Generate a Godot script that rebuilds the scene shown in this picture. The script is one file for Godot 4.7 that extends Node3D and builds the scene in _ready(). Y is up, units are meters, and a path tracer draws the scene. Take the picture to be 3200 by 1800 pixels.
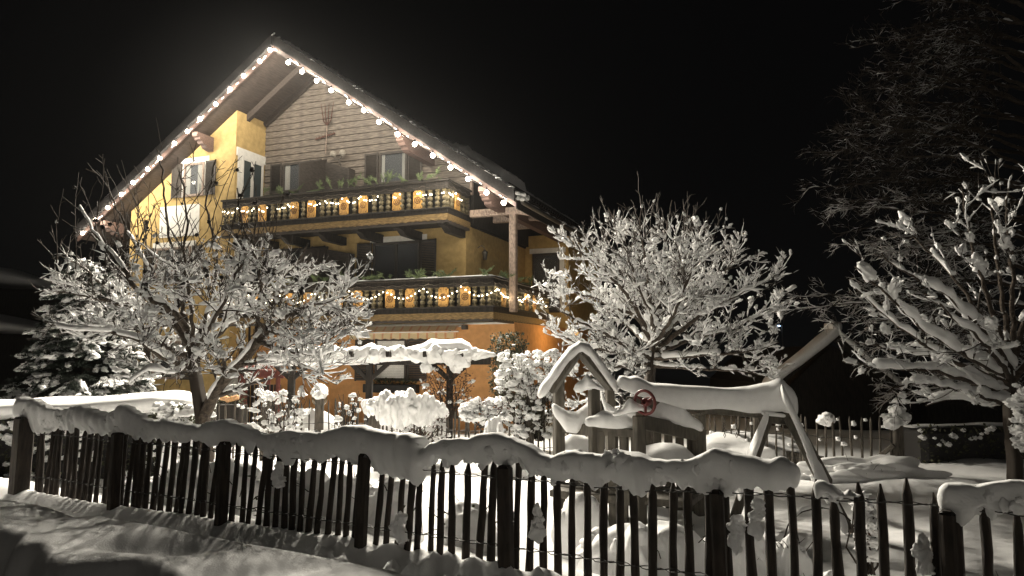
extends Node3D
# Snowy alpine house at night behind a picket fence, lit by its string lights and added fill lights.

class MB:
	var v := PackedVector3Array()
	var n := PackedVector3Array()
	var i := PackedInt32Array()

	func quad(a: Vector3, b: Vector3, c: Vector3, d: Vector3, nn: Vector3):
		var k := v.size()
		v.append(a); v.append(b); v.append(c); v.append(d)
		n.append(nn); n.append(nn); n.append(nn); n.append(nn)
		if (b - a).cross(c - a).dot(nn) < 0.0:
			i.append_array(PackedInt32Array([k, k + 1, k + 2, k, k + 2, k + 3]))
		else:
			i.append_array(PackedInt32Array([k, k + 2, k + 1, k, k + 3, k + 2]))

	func tri(a: Vector3, b: Vector3, c: Vector3, nn: Vector3):
		var k := v.size()
		v.append(a); v.append(b); v.append(c)
		n.append(nn); n.append(nn); n.append(nn)
		if (b - a).cross(c - a).dot(nn) < 0.0:
			i.append_array(PackedInt32Array([k, k + 1, k + 2]))
		else:
			i.append_array(PackedInt32Array([k, k + 2, k + 1]))

	# a bevelled box: c centre, s full size, b its axes
	func box(c: Vector3, s: Vector3, b := Basis(), bev := 0.0):
		var h := s * 0.5
		for ax in 3:
			for sg in [-1.0, 1.0]:
				var a := (ax + 1) % 3
				var e := (ax + 2) % 3
				var nn := Vector3(); nn[ax] = sg
				var q: Array[Vector3] = []
				for k in [[-1, -1], [1, -1], [1, 1], [-1, 1]]:
					var p := Vector3(); p[ax] = sg * h[ax]
					p[a] = k[0] * (h[a] - bev); p[e] = k[1] * (h[e] - bev)
					q.append(c + b * p)
				quad(q[0], q[1], q[2], q[3], (b * nn).normalized())
		if bev > 0.0:
			for ax in 3:
				var a := (ax + 1) % 3
				var e := (ax + 2) % 3
				for sa in [-1.0, 1.0]:
					for se in [-1.0, 1.0]:
						var nn := Vector3(); nn[a] = sa; nn[e] = se
						var q: Array[Vector3] = []
						for k in [[-1.0, 0], [1.0, 0], [1.0, 1], [-1.0, 1]]:
							var p := Vector3(); p[ax] = k[0] * (h[ax] - bev)
							p[a] = sa * (h[a] - (0.0 if k[1] == 0 else bev)); p[e] = se * (h[e] - (bev if k[1] == 0 else 0.0))
							q.append(c + b * p)
						quad(q[0], q[1], q[2], q[3], (b * nn).normalized())

	# a beam from a to b with a w by h section
	func beam(a: Vector3, b: Vector3, w: float, h: float, bev := 0.01, up := Vector3.UP):
		var z := (b - a).normalized()
		if absf(z.dot(up)) > 0.98: up = Vector3(0, 0, 1)
		var x := up.cross(z).normalized()
		var y := z.cross(x)
		box((a + b) * 0.5, Vector3(w, h, (b - a).length()), Basis(x, y, z), bev)

	# rows of points, joined into a sheet; closed joins the ends of each row; the normals point away from (or, out < 0, towards) the row's middle
	func grid(rows: Array, closed := false, up_hint := Vector3.ZERO):
		var R := rows.size()
		var Cn: int = rows[0].size()
		var k := v.size()
		var nn := PackedVector3Array(); nn.resize(R * Cn)
		var s := 0.0
		for r in R:
			var row: PackedVector3Array = rows[r]
			var ra: PackedVector3Array = rows[maxi(r - 1, 0)]
			var rb: PackedVector3Array = rows[mini(r + 1, R - 1)]
			var mid := Vector3()
			if closed:
				for c in Cn: mid += row[c]
				mid /= Cn
			for c in Cn:
				var c0 := (c + Cn - 1) % Cn if closed else maxi(c - 1, 0)
				var c1 := (c + 1) % Cn if closed else mini(c + 1, Cn - 1)
				var q := (rb[c] - ra[c]).cross(row[c1] - row[c0])
				nn[r * Cn + c] = q
				s += q.dot(row[c] - mid) if closed else q.dot(up_hint)
		var sg := 1.0 if s >= 0.0 else -1.0
		for r in R:
			v.append_array(rows[r])
		for q in nn:
			n.append((q * sg).normalized() if q.length_squared() > 1e-20 else Vector3.UP)
		for r in R - 1:
			for c in (Cn if closed else Cn - 1):
				var a := k + r * Cn + c
				var b := k + r * Cn + (c + 1) % Cn
				if sg > 0.0:
					i.append_array(PackedInt32Array([a, b, a + Cn, b, b + Cn, a + Cn]))
				else:
					i.append_array(PackedInt32Array([a, a + Cn, b, b, a + Cn, b + Cn]))

	func tube(p: PackedVector3Array, r: PackedFloat32Array, sides := 5):
		var k := v.size()
		var N := p.size()
		var ref := Vector3(0.31, 0.2, 0.93)
		for q in N:
			var t := (p[mini(q + 1, N - 1)] - p[maxi(q - 1, 0)]).normalized()
			var x := t.cross(ref)
			if x.length_squared() < 0.01: x = t.cross(Vector3(1, 0, 0))
			x = x.normalized()
			var y := t.cross(x)
			for s in sides:
				var a := TAU * s / sides
				var d := x * cos(a) + y * sin(a)
				v.append(p[q] + d * r[q]); n.append(d)
		for q in N - 1:
			for s in sides:
				var a := k + q * sides + s
				var b := k + q * sides + (s + 1) % sides
				i.append_array(PackedInt32Array([a, a + sides, b, b, a + sides, b + sides]))
		for e in [0, N - 1]:
			var k2 := v.size()
			v.append(p[e]); n.append(n[k + e * sides])
			for s in sides:
				var a: int = k + e * sides + s
				var b: int = k + e * sides + (s + 1) % sides
				if e == 0: i.append_array(PackedInt32Array([k2, a, b]))
				else: i.append_array(PackedInt32Array([k2, b, a]))

	func lathe(o: Vector3, prof: Array, segs := 10, b := Basis()):
		var rows := []
		for q in prof:
			var row := PackedVector3Array()
			for s in segs:
				var a := TAU * s / segs
				row.append(o + b * Vector3(cos(a) * q[0], q[1], sin(a) * q[0]))
			rows.append(row)
		grid(rows, true)

	# a flat outline (in the plane of ax and ay at o) pushed out along d
	func prism(o: Vector3, ax: Vector3, ay: Vector3, poly: PackedVector2Array, d: Vector3):
		var idx := Geometry2D.triangulate_polygon(poly)
		var nn := d.normalized()
		for e in [0.0, 1.0]:
			var off: Vector3 = o + d * e
			for t in range(0, idx.size(), 3):
				var q: Array[Vector3] = []
				for j in 3: q.append(off + ax * poly[idx[t + j]].x + ay * poly[idx[t + j]].y)
				tri(q[0], q[1], q[2], nn * (2.0 * e - 1.0))
		var turn := -1.0 if Geometry2D.is_polygon_clockwise(poly) else 1.0
		var side := ax.cross(ay).dot(nn)
		for j in poly.size():
			var a := poly[j]
			var b := poly[(j + 1) % poly.size()]
			var pa := o + ax * a.x + ay * a.y
			var pb := o + ax * b.x + ay * b.y
			var out := (ax * (b - a).y - ay * (b - a).x).normalized() * turn
			quad(pa, pb, pb + d, pa + d, out)

	func mesh(m: Material) -> ArrayMesh:
		return add_to(ArrayMesh.new(), m)

	func add_to(am: ArrayMesh, m: Material) -> ArrayMesh:
		var a := []
		a.resize(Mesh.ARRAY_MAX)
		a[Mesh.ARRAY_VERTEX] = v; a[Mesh.ARRAY_NORMAL] = n; a[Mesh.ARRAY_INDEX] = i
		am.add_surface_from_arrays(Mesh.PRIMITIVE_TRIANGLES, a)
		am.surface_set_material(am.get_surface_count() - 1, m)
		return am

var rng := RandomNumberGenerator.new()
var nz := FastNoiseLite.new()
var nf := FastNoiseLite.new()
var taken := {}
var M := {}
var lumps: Array[ArrayMesh] = []
var leaf_mesh: ArrayMesh
var house: Node3D

func V(x: float, y: float, z: float) -> Vector3: return Vector3(x, y, z)
func rf(a: float, b: float) -> float: return rng.randf_range(a, b)
func rv() -> Vector3: return Vector3(rf(-1, 1), rf(-1, 1), rf(-1, 1))

func numbered(called: String) -> String:
	if not taken.has(called):
		taken[called] = 0
		return called
	taken[called] += 1
	return "%s_%03d" % [called, taken[called]]

func thing(called: String, label: String, category: String, at := Vector3.ZERO, turn := 0.0, group := "") -> Node3D:
	var o := Node3D.new()
	o.name = numbered(called)
	add_child(o)
	o.position = at
	o.rotation.y = turn
	tag(o, label, category, group)
	return o

func tag(o: Node, label: String, category: String, group := ""):
	o.set_meta("label", label)
	o.set_meta("category", category)
	if group: o.set_meta("group", group)

func part(called: String, mb: MB, m: Material, parent: Node, kind := "") -> MeshInstance3D:
	return inst(called, mb.mesh(m), parent, Transform3D(), kind)

func inst(called: String, mesh: Mesh, parent: Node, t := Transform3D(), kind := "") -> MeshInstance3D:
	var o := MeshInstance3D.new()
	o.mesh = mesh
	o.transform = t
	var k := 0
	o.name = called
	while parent.has_node(NodePath(o.name)):
		k += 1
		o.name = "%s_%03d" % [called, k] 
	if kind: o.set_meta("kind", kind)
	parent.add_child(o, true)
	return o

var counts := {}
func fast(called: String, mesh: Mesh, parent: Node, t := Transform3D()) -> MeshInstance3D:   # inst() for many pieces
	var o := MeshInstance3D.new()
	o.mesh = mesh
	o.transform = t
	var key := "%d/%s" % [parent.get_instance_id(), called]
	var k: int = counts.get(key, 0)
	counts[key] = k + 1
	o.name = called if k == 0 else "%s_%03d" % [called, k]
	parent.add_child(o, true)
	return o

func scatter(called: String, mesh: Mesh, m: Material, xf: Array, parent: Node):
	if xf.is_empty(): return
	var mm := MultiMesh.new()
	mm.transform_format = MultiMesh.TRANSFORM_3D
	mm.mesh = mesh
	mm.instance_count = xf.size()
	for k in xf.size(): mm.set_instance_transform(k, xf[k])
	var o := MultiMeshInstance3D.new()
	o.multimesh = mm
	o.material_override = m
	o.name = called
	o.set_meta("kind", "stuff")
	parent.add_child(o, true)

# ---------- materials ----------
func ramp(a: Color, b: Color, c: Color) -> Gradient:
	var g := Gradient.new()
	g.offsets = PackedFloat32Array([0.2, 0.5, 0.8])
	g.colors = PackedColorArray([a.linear_to_srgb(), b.linear_to_srgb(), c.linear_to_srgb()])
	return g

func noise_tex(freq: float, oct: int, g: Gradient, sd: int, type := FastNoiseLite.TYPE_SIMPLEX_SMOOTH, side := 256) -> NoiseTexture2D:
	var f := FastNoiseLite.new()
	f.noise_type = type
	f.frequency = freq; f.fractal_octaves = oct; f.seed = sd
	var t := NoiseTexture2D.new()
	t.width = side; t.height = side; t.seamless = true; t.noise = f
	if g: t.color_ramp = g
	return t

var bump_soft: NoiseTexture2D
var bump_fine: NoiseTexture2D
func mat(c: Color, rough: float, vary := 0.25, scale := Vector3.ONE, world := true, bump: NoiseTexture2D = null, bump_cm := 0.5, freq := 0.02, oct := 4) -> StandardMaterial3D:
	var m := StandardMaterial3D.new()
	m.albedo_color = Color.WHITE
	m.albedo_texture = noise_tex(freq, oct, ramp(c * (1.0 - vary), c, c * (1.0 + vary)), M.size() + 3)
	m.uv1_triplanar = true
	m.uv1_world_triplanar = world
	m.uv1_scale = scale
	m.roughness = rough
	if bump:
		m.heightmap_enabled = true
		m.heightmap_texture = bump
		m.heightmap_scale = bump_cm
	M[M.size()] = m
	return m

func flat(c: Color, rough: float, metal := 0.0) -> StandardMaterial3D:
	var m := StandardMaterial3D.new()
	m.albedo_color = c.linear_to_srgb()
	m.roughness = rough
	m.metallic = metal
	return m

func make_materials():
	bump_soft = noise_tex(0.03, 5, null, 5)
	bump_fine = noise_tex(0.12, 3, null, 9)
	M.snow = mat(Color(0.80, 0.80, 0.80), 0.75, 0.04, Vector3.ONE * 1.6, true, bump_fine, 0.25)
	M.snow_lump = flat(Color(0.80, 0.80, 0.80), 0.75)
	M.snow_lump.subsurf_scatter_enabled = false
	M.dark_wood = mat(Color(0.017, 0.013, 0.010), 0.8, 0.5, Vector3(2.5, 0.5, 2.5), false, bump_soft, 0.5)
	M.stake = mat(Color(0.030, 0.022, 0.016), 0.85, 0.55, Vector3(3.0, 0.5, 3.0), true, bump_soft, 0.8, 0.03)
	M.stake_grey = mat(Color(0.070, 0.060, 0.048), 0.85, 0.45, Vector3(3.0, 0.5, 3.0), true, bump_soft, 0.6, 0.03)
	M.play_wood = mat(Color(0.085, 0.075, 0.06), 0.8, 0.35, Vector3(2.5, 0.4, 2.5), true, bump_soft, 0.4, 0.03)
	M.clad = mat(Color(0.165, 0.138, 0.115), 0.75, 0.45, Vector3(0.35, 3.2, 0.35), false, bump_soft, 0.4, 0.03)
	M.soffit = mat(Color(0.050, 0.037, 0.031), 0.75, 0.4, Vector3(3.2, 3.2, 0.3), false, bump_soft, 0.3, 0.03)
	M.barge = mat(Color(0.105, 0.066, 0.055), 0.7, 0.3, Vector3(0.5, 2.5, 2.5), false, bump_soft, 0.3, 0.03)
	M.edge_wood = mat(Color(0.050, 0.030, 0.025), 0.7, 0.3, Vector3(0.5, 2.5, 2.5), false)
	M.pale_wood = mat(Color(0.26, 0.20, 0.165), 0.75, 0.35, Vector3(2.0, 1.0, 2.0), false, bump_soft, 0.3, 0.03)
	M.yellow = mat(Color(0.45, 0.315, 0.128), 0.9, 0.11, Vector3.ONE * 0.45, false, bump_soft, 1.6, 0.035, 6)
	M.orange = mat(Color(0.56, 0.29, 0.115), 0.9, 0.09, Vector3.ONE * 0.45, false, bump_soft, 1.4, 0.035, 6)
	M.gold_wood = mat(Color(0.46, 0.26, 0.075), 0.6, 0.3, Vector3(3.0, 0.7, 3.0), false, bump_soft, 0.3, 0.03)
	M.gold_board = mat(Color(0.22, 0.145, 0.06), 0.65, 0.35, Vector3(0.7, 3.0, 3.0), false, bump_soft, 0.3, 0.03)
	M.white = mat(Color(0.72, 0.70, 0.66), 0.7, 0.06, Vector3.ONE, false)
	M.baluster = mat(Color(0.10, 0.082, 0.045), 0.6, 0.4, Vector3(2.5, 1.2, 2.5), false)
	M.shutter = mat(Color(0.050, 0.041, 0.035), 0.7, 0.25, Vector3(1.0, 3.0, 1.0), false)
	M.rosette = flat(Color(0.09, 0.035, 0.012), 0.7)
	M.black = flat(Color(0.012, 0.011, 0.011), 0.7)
	M.tile = mat(Color(0.016, 0.014, 0.014), 0.7, 0.4, Vector3.ONE * 2.0, false)
	M.metal = flat(Color(0.12, 0.11, 0.10), 0.4, 0.6)
	M.wire = flat(Color(0.03, 0.028, 0.025), 0.6, 0.4)
	M.curtain = flat(Color(0.34, 0.33, 0.30), 0.9)
	M.pane = StandardMaterial3D.new()
	M.pane.albedo_color = Color(0.9, 0.95, 1.0, 0.06)
	M.pane.transparency = BaseMaterial3D.TRANSPARENCY_ALPHA
	M.pane.roughness = 0.03
	M.bark = mat(Color(0.062, 0.047, 0.035), 0.9, 0.5, Vector3.ONE * 3.0, true, bump_soft, 3.0)
	M.twig = flat(Color(0.034, 0.025, 0.018), 0.85)
	M.needle = flat(Color(0.014, 0.021, 0.014), 0.8)
	M.fir = flat(Color(0.10, 0.135, 0.055), 0.7)
	M.leaf = flat(Color(0.050, 0.052, 0.024), 0.8)
	M.dry_leaf = flat(Color(0.085, 0.040, 0.022), 0.8)
	M.dead_leaf = flat(Color(0.014, 0.010, 0.008), 0.8)
	M.red_wood = mat(Color(0.13, 0.030, 0.020), 0.65, 0.35, Vector3(2.5, 0.5, 2.5), true, bump_soft, 0.3)
	M.red_plastic = flat(Color(0.11, 0.014, 0.012), 0.5)
	M.rust = flat(Color(0.075, 0.026, 0.016), 0.7)
	M.awn_cream = flat(Color(0.70, 0.58, 0.36), 0.85)
	M.awn_orange = flat(Color(0.62, 0.27, 0.08), 0.85)
	for am in [M.awn_cream, M.awn_orange]:
		am.backlight_enabled = true
		am.backlight = Color(0.8, 0.8, 0.8)
	M.shade_lane = mat(Color(0.055, 0.053, 0.050), 0.7, 0.35, Vector3.ONE * 0.8, true, bump_fine, 0.8)  # dark colour stands in for snow lying in shade
	M.barn = mat(Color(0.018, 0.015, 0.012), 0.9, 0.4, Vector3(3.0, 0.4, 3.0), true)
	M.glow = flat(Color(0.9, 0.85, 0.75), 0.4)
	M.glow.emission_enabled = true
	M.glow.emission = Color(1.0, 0.96, 0.88)
	M.glow.emission_energy_multiplier = 14.0
	M.porch_glow = flat(Color(0.8, 0.6, 0.35), 0.4)
	M.porch_glow.emission_enabled = true
	M.porch_glow.emission = Color(1.0, 0.75, 0.42)
	M.porch_glow.emission_energy_multiplier = 0.8
	M.mini = flat(Color(0.9, 0.9, 0.85), 0.4)
	M.mini.emission_enabled = true
	M.mini.emission = Color(1.0, 0.94, 0.82)
	M.mini.emission_energy_multiplier = 7.0
	M.amber_glass = flat(Color(0.10, 0.065, 0.03), 0.15)
	M.tan = mat(Color(0.52, 0.30, 0.15), 0.8, 0.25, Vector3.ONE * 3.0)

# ---------- snow and other round shapes ----------
func ico(sub: int) -> Array:
	var t := (1.0 + sqrt(5.0)) / 2.0
	var vs := PackedVector3Array([V(-1, t, 0), V(1, t, 0), V(-1, -t, 0), V(1, -t, 0), V(0, -1, t), V(0, 1, t), V(0, -1, -t), V(0, 1, -t), V(t, 0, -1), V(t, 0, 1), V(-t, 0, -1), V(-t, 0, 1)])
	for k in vs.size(): vs[k] = vs[k].normalized()
	var f := PackedInt32Array([0, 11, 5, 0, 5, 1, 0, 1, 7, 0, 7, 10, 0, 10, 11, 1, 5, 9, 5, 11, 4, 11, 10, 2, 10, 7, 6, 7, 1, 8, 3, 9, 4, 3, 4, 2, 3, 2, 6, 3, 6, 8, 3, 8, 9, 4, 9, 5, 2, 4, 11, 6, 2, 10, 8, 6, 7, 9, 8, 1])
	for s in sub:
		var mids := {}
		var g := PackedInt32Array()
		for k in range(0, f.size(), 3):
			var m := PackedInt32Array()
			for e in 3:
				var a := f[k + e]
				var b := f[k + (e + 1) % 3]
				var key := Vector2i(mini(a, b), maxi(a, b))
				if not mids.has(key):
					mids[key] = vs.size()
					vs.append((vs[a] + vs[b]).normalized())
				m.append(mids[key])
			g.append_array(PackedInt32Array([f[k], m[0], m[2], f[k + 1], m[1], m[0], f[k + 2], m[2], m[1], m[0], m[1], m[2]]))
		f = g
	return [vs, f]

var icos := {}
# a lump: a ball stretched to r, its surface pushed about by noise, its underside flattened by "under"
func lump(mb: MB, c: Vector3, r: Vector3, sub := 2, amp := 0.2, freq := 1.0, under := 0.5, b := Basis(), sd := 0.0):
	if not icos.has(sub): icos[sub] = ico(sub)
	var vs: PackedVector3Array = icos[sub][0]
	var f: PackedInt32Array = icos[sub][1]
	var k := mb.v.size()
	var pts := PackedVector3Array(); pts.resize(vs.size())
	var nn := PackedVector3Array(); nn.resize(vs.size())
	for j in vs.size():
		var d := vs[j]
		var s := 1.0 + amp * nz.get_noise_3d(d.x * 60.0 * freq + sd * 37.0, d.y * 60.0 * freq + sd * 11.0, d.z * 60.0 * freq - sd * 23.0) * 1.6
		var q := d * s * r
		if q.y < 0.0: q.y *= under
		pts[j] = c + b * q
	for t in range(0, f.size(), 3):
		var q := (pts[f[t + 1]] - pts[f[t]]).cross(pts[f[t + 2]] - pts[f[t]])
		nn[f[t]] += q; nn[f[t + 1]] += q; nn[f[t + 2]] += q
	var out := nn[0].dot(pts[0] - c)
	for j in vs.size(): nn[j] = (nn[j] if out > 0 else -nn[j]).normalized()
	mb.v.append_array(pts); mb.n.append_array(nn)
	for t in range(0, f.size(), 3):
		if out > 0: mb.i.append_array(PackedInt32Array([k + f[t], k + f[t + 2], k + f[t + 1]]))
		else: mb.i.append_array(PackedInt32Array([k + f[t], k + f[t + 1], k + f[t + 2]]))

# a bolster of snow along a path: w half width, up and down its reach above and below the path, box how square its section is
func bolster(mb: MB, path: Array, w: Array, up: Array, down: Array, amp := 0.03, freq := 3.0, box := 0.75, ring := 16, step := 0.06, side := Vector3.ZERO):
	var P := PackedVector3Array(); var W := PackedFloat32Array(); var U := PackedFloat32Array(); var D := PackedFloat32Array()
	for k in path.size() - 1:
		var L: float = path[k].distance_to(path[k + 1])
		var N := maxi(1, int(L / step))
		for j in N:
			var t := float(j) / N
			var s := t * t * (3.0 - 2.0 * t)
			P.append(path[k].lerp(path[k + 1], t)); W.append(lerpf(w[k], w[k + 1], s)); U.append(lerpf(up[k], up[k + 1], s)); D.append(lerpf(down[k], down[k + 1], s))
	P.append(path[-1]); W.append(w[-1]); U.append(up[-1]); D.append(down[-1])
	# round the ends
	var e0 := (P[0] - P[1]).normalized()
	var e1 := (P[-1] - P[-2]).normalized()
	var rows := []
	var N := P.size()
	var capn := 4
	for k in range(-capn, N + capn):
		var j := clampi(k, 0, N - 1)
		var c := P[j]
		var sc := 1.0
		if k < 0 or k >= N:
			var t := float(-k if k < 0 else k - N + 1) / capn
			sc = sqrt(maxf(0.0, 1.0 - t * t)) + 0.001
			c += (e0 if k < 0 else e1) * minf(W[j], 0.3) * 0.9 * t
		var tang := (P[mini(j + 1, N - 1)] - P[maxi(j - 1, 0)]).normalized()
		var x := tang.cross(Vector3.UP).normalized() if side == Vector3.ZERO else side
		var row := PackedVector3Array()
		var mid := (U[j] - D[j]) * 0.5
		var half := (U[j] + D[j]) * 0.5
		for q in ring:
			var a := TAU * q / ring
			var ca := cos(a); var sa := sin(a)
			var px := signf(ca) * pow(absf(ca), box) * W[j] * sc
			var py := mid + signf(sa) * pow(absf(sa), box) * half * sc
			var p := c + x * px + Vector3.UP * py
			var g := amp * nz.get_noise_3d(p.x * freq * 10.0, p.y * freq * 10.0, p.z * freq * 10.0) + amp * 0.45 * nf.get_noise_3d(p.x * freq * 28.0, p.y * freq * 28.0, p.z * freq * 28.0)
			p += (x * ca + Vector3.UP * sa) * g * sc
			row.append(p)
		rows.append(row)
	mb.grid(rows, true)

func make_lumps():
	for k in 5:
		var mb := MB.new()
		lump(mb, Vector3.ZERO, Vector3.ONE, 2, 0.55, 1.1, 0.75, Basis(), k + 1.0)
		lumps.append(mb.mesh(M.snow_lump))
	var lf := MB.new()   # a curled leaf: two bent halves
	var a := V(0, 0, 0); var tip := V(0, 1, 0.1); var l := V(-0.32, 0.5, 0.16); var r := V(0.32, 0.5, 0.16); var m := V(0, 0.5, 0)
	for s in [[a, l, m], [l, tip, m], [a, m, r], [m, tip, r]]:
		lf.tri(s[0], s[1], s[2], (s[1] - s[0]).cross(s[2] - s[0]).normalized() * -1.0)
	leaf_mesh = lf.mesh(M.leaf)

func axes(d: Vector3, roll := 0.0) -> Basis:   # x along d, y as upright as can be
	var x := d.normalized()
	var up := Vector3.UP if absf(x.y) < 0.95 else Vector3(0, 0, 1)
	var z := x.cross(up).normalized()
	var y := z.cross(x)
	return Basis(x, y, z) * Basis(Vector3(1, 0, 0), roll)

# ---------- scene ----------
const BULB_E := 1.1       # what each roof bulb gives all round
const GARDEN_FILL := 40.0    # added spot fill for the garden, far stronger than the bulb
const MINI_E := 0.085
const S := 0.69           # the roof's slope

func _ready():
	var cam := Camera3D.new()
	cam.name = "camera"
	cam.fov = 42.57
	cam.position = V(0, 1.6, 0)
	cam.rotation_degrees = V(5.4, 0, 0)
	cam.near = 0.1
	cam.far = 900.0
	add_child(cam)
	var we := WorldEnvironment.new()
	we.name = "environment"
	var env := Environment.new()
	env.background_mode = Environment.BG_SKY
	var sky := Sky.new()
	var sm := ProceduralSkyMaterial.new()
	sm.sky_top_color = Color(0.016, 0.016, 0.018)
	sm.sky_horizon_color = Color(0.036, 0.036, 0.036)
	sm.sky_curve = 0.12
	sm.ground_bottom_color = Color(0.02, 0.02, 0.02)
	sm.ground_horizon_color = Color(0.045, 0.044, 0.042)
	sky.sky_material = sm
	env.sky = sky
	env.tonemap_mode = Environment.TONE_MAPPER_LINEAR
	env.tonemap_exposure = 1.0
	env.sdfgi_enabled = true
	env.ssao_enabled = true
	env.ssil_enabled = true
	env.fog_enabled = true
	env.fog_density = 0.0001
	env.fog_light_color = Color(1, 1, 1)
	env.volumetric_fog_enabled = true
	env.volumetric_fog_density = 0.0
	we.environment = env
	add_child(we)
	# added dim fill from low behind the camera, no lamp stands there
	var front_fill := DirectionalLight3D.new()
	front_fill.name = "front_fill_light"
	front_fill.light_color = Color(1.0, 0.96, 0.90)
	front_fill.light_energy = 0.026
	front_fill.light_angular_distance = 3.0
	front_fill.shadow_enabled = true
	front_fill.basis = Basis.looking_at(V(-0.42, -0.10, -1.0).normalized())
	add_child(front_fill)

	rng.seed = 20240117
	nz.seed = 4; nz.frequency = 0.02; nz.fractal_octaves = 3
	nf.seed = 8; nf.frequency = 0.02; nf.fractal_octaves = 2
	make_materials()
	make_lumps()
	build_ground()
	build_house()
	build_string_lights()
	build_house_things()
	build_front_fence()
	build_back_fences()
	build_play_tower()
	build_trees()
	build_garden()
	build_surroundings()

# ---------- ground ----------
func fence_d(x: float, z: float) -> float: return (0.58 * x - z - 5.4) / 1.156

func ground_h(x: float, z: float) -> float:
	var d := fence_d(x, z)
	var h := 0.0
	var big := nz.get_noise_2d(x * 14.0, z * 14.0)
	var mid := nz.get_noise_2d(x * 55.0 + 90.0, z * 55.0)
	if d > 0.0:
		h = lerpf(0.10, -0.33, smoothstep(0.05, 1.7, d)) + big * 0.10 + mid * 0.03
	else:
		var left := smoothstep(-3.0, -5.5, x)
		h = 0.02 + big * 0.045 + mid * 0.003
		h += 0.10 * exp(-pow((d + 0.02) / 0.2, 2.0)) + 0.24 * smoothstep(-0.40, -0.9, d) - 0.04 * exp(-pow((d + 0.4) / 0.2, 2.0))
		# clods thrown up against the stakes
		var cl := nf.get_noise_2d(x * 260.0, z * 260.0)
		h += maxf(0.0, cl) * 0.16 * exp(-pow((d + 0.22) / 0.22, 2.0)) * smoothstep(-2.6, -1.0, x)
		h += maxf(0.0, nf.get_noise_2d(x * 90.0 + 40.0, z * 90.0)) * 0.05 * exp(-pow((d + 0.2) / 0.25, 2.0)) * smoothstep(-3.0, -1.0, x)
		var edge := -1.62 - 0.05 * left + 0.45 * nz.get_noise_1d(x * 30.0) + 0.1 * nf.get_noise_1d(x * 120.0)
		h -= 0.72 * smoothstep(edge + 0.12, edge - 0.38, d)
		for k in [[V(-2.830, 0.250, -5.590), 0.09], [V(-2.400, 0.250, -5.490), 0.08], [V(-3.930, 0.250, -6.650), 0.10], [V(-1.850, 0.250, -4.820), 0.06], [V(-1.510, 0.250, -4.910), 0.05], [V(-0.470, 0.250, -4.780), 0.06]]:
			var p: Vector3 = k[0]
			var q := Vector2((x - p.x) / 0.26, (z - p.z) / 0.17).length_squared()
			if q < 6.0: h -= k[1] * exp(-q)
	return h

func build_ground():
	var xs := PackedFloat32Array(); var zs := PackedFloat32Array()
	var x := -14.0
	while x < 13.0:
		xs.append(x)
		x += 0.05 if x > -7.0 and x < 4.0 else 0.12
	for k in 16:
		var s := pow(1.38, k) * 1.2
		xs.append(13.0 + s); xs.insert(0, -14.0 - s)
	var z := 6.0
	while z > -26.0:
		zs.append(z)
		z -= 0.045 if z < -3.2 and z > -9.5 else 0.14
	for k in 16:
		var s := pow(1.38, k) * 1.2
		zs.append(-26.0 - s)
		zs.insert(0, 6.0 + s)
	var rows := []
	for zz in zs:
		var row := PackedVector3Array()
		for xx in xs:
			row.append(V(xx, ground_h(xx, zz), zz))
		rows.append(row)
	var mb := MB.new()
	mb.grid(rows, false, Vector3.UP)
	var g := part("snow_ground", mb, M.snow, self)
	g.set_meta("kind", "structure")
	# lane at the camera, coloured dark for shaded snow and less bounced light
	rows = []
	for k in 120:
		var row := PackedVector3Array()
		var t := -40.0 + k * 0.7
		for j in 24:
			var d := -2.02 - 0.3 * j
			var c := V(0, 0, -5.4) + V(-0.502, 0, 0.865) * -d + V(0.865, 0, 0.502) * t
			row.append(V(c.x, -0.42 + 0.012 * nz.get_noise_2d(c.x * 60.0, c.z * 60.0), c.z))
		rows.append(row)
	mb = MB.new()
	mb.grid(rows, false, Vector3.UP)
	part("shade_lane", mb, M.shade_lane, self).set_meta("kind", "structure")

# ---------- house, in its own axes: x along the front, z towards the garden ----------
func under(u: float, off := 0.30) -> float: return 10.75 - off - S * absf(u + 5.3)

func wall(poly: Array, z: float, depth: float, m: Material, called := "wall"):
	var mb := MB.new()
	mb.prism(V(0, 0, z), Vector3.RIGHT, Vector3.UP, PackedVector2Array(poly), V(0, 0, -depth))
	return part2(called, mb, m, house)

func part2(called: String, mb: MB, m: Material, parent: Node) -> MeshInstance3D:
	return fast(called, mb.mesh(m), parent)

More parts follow.
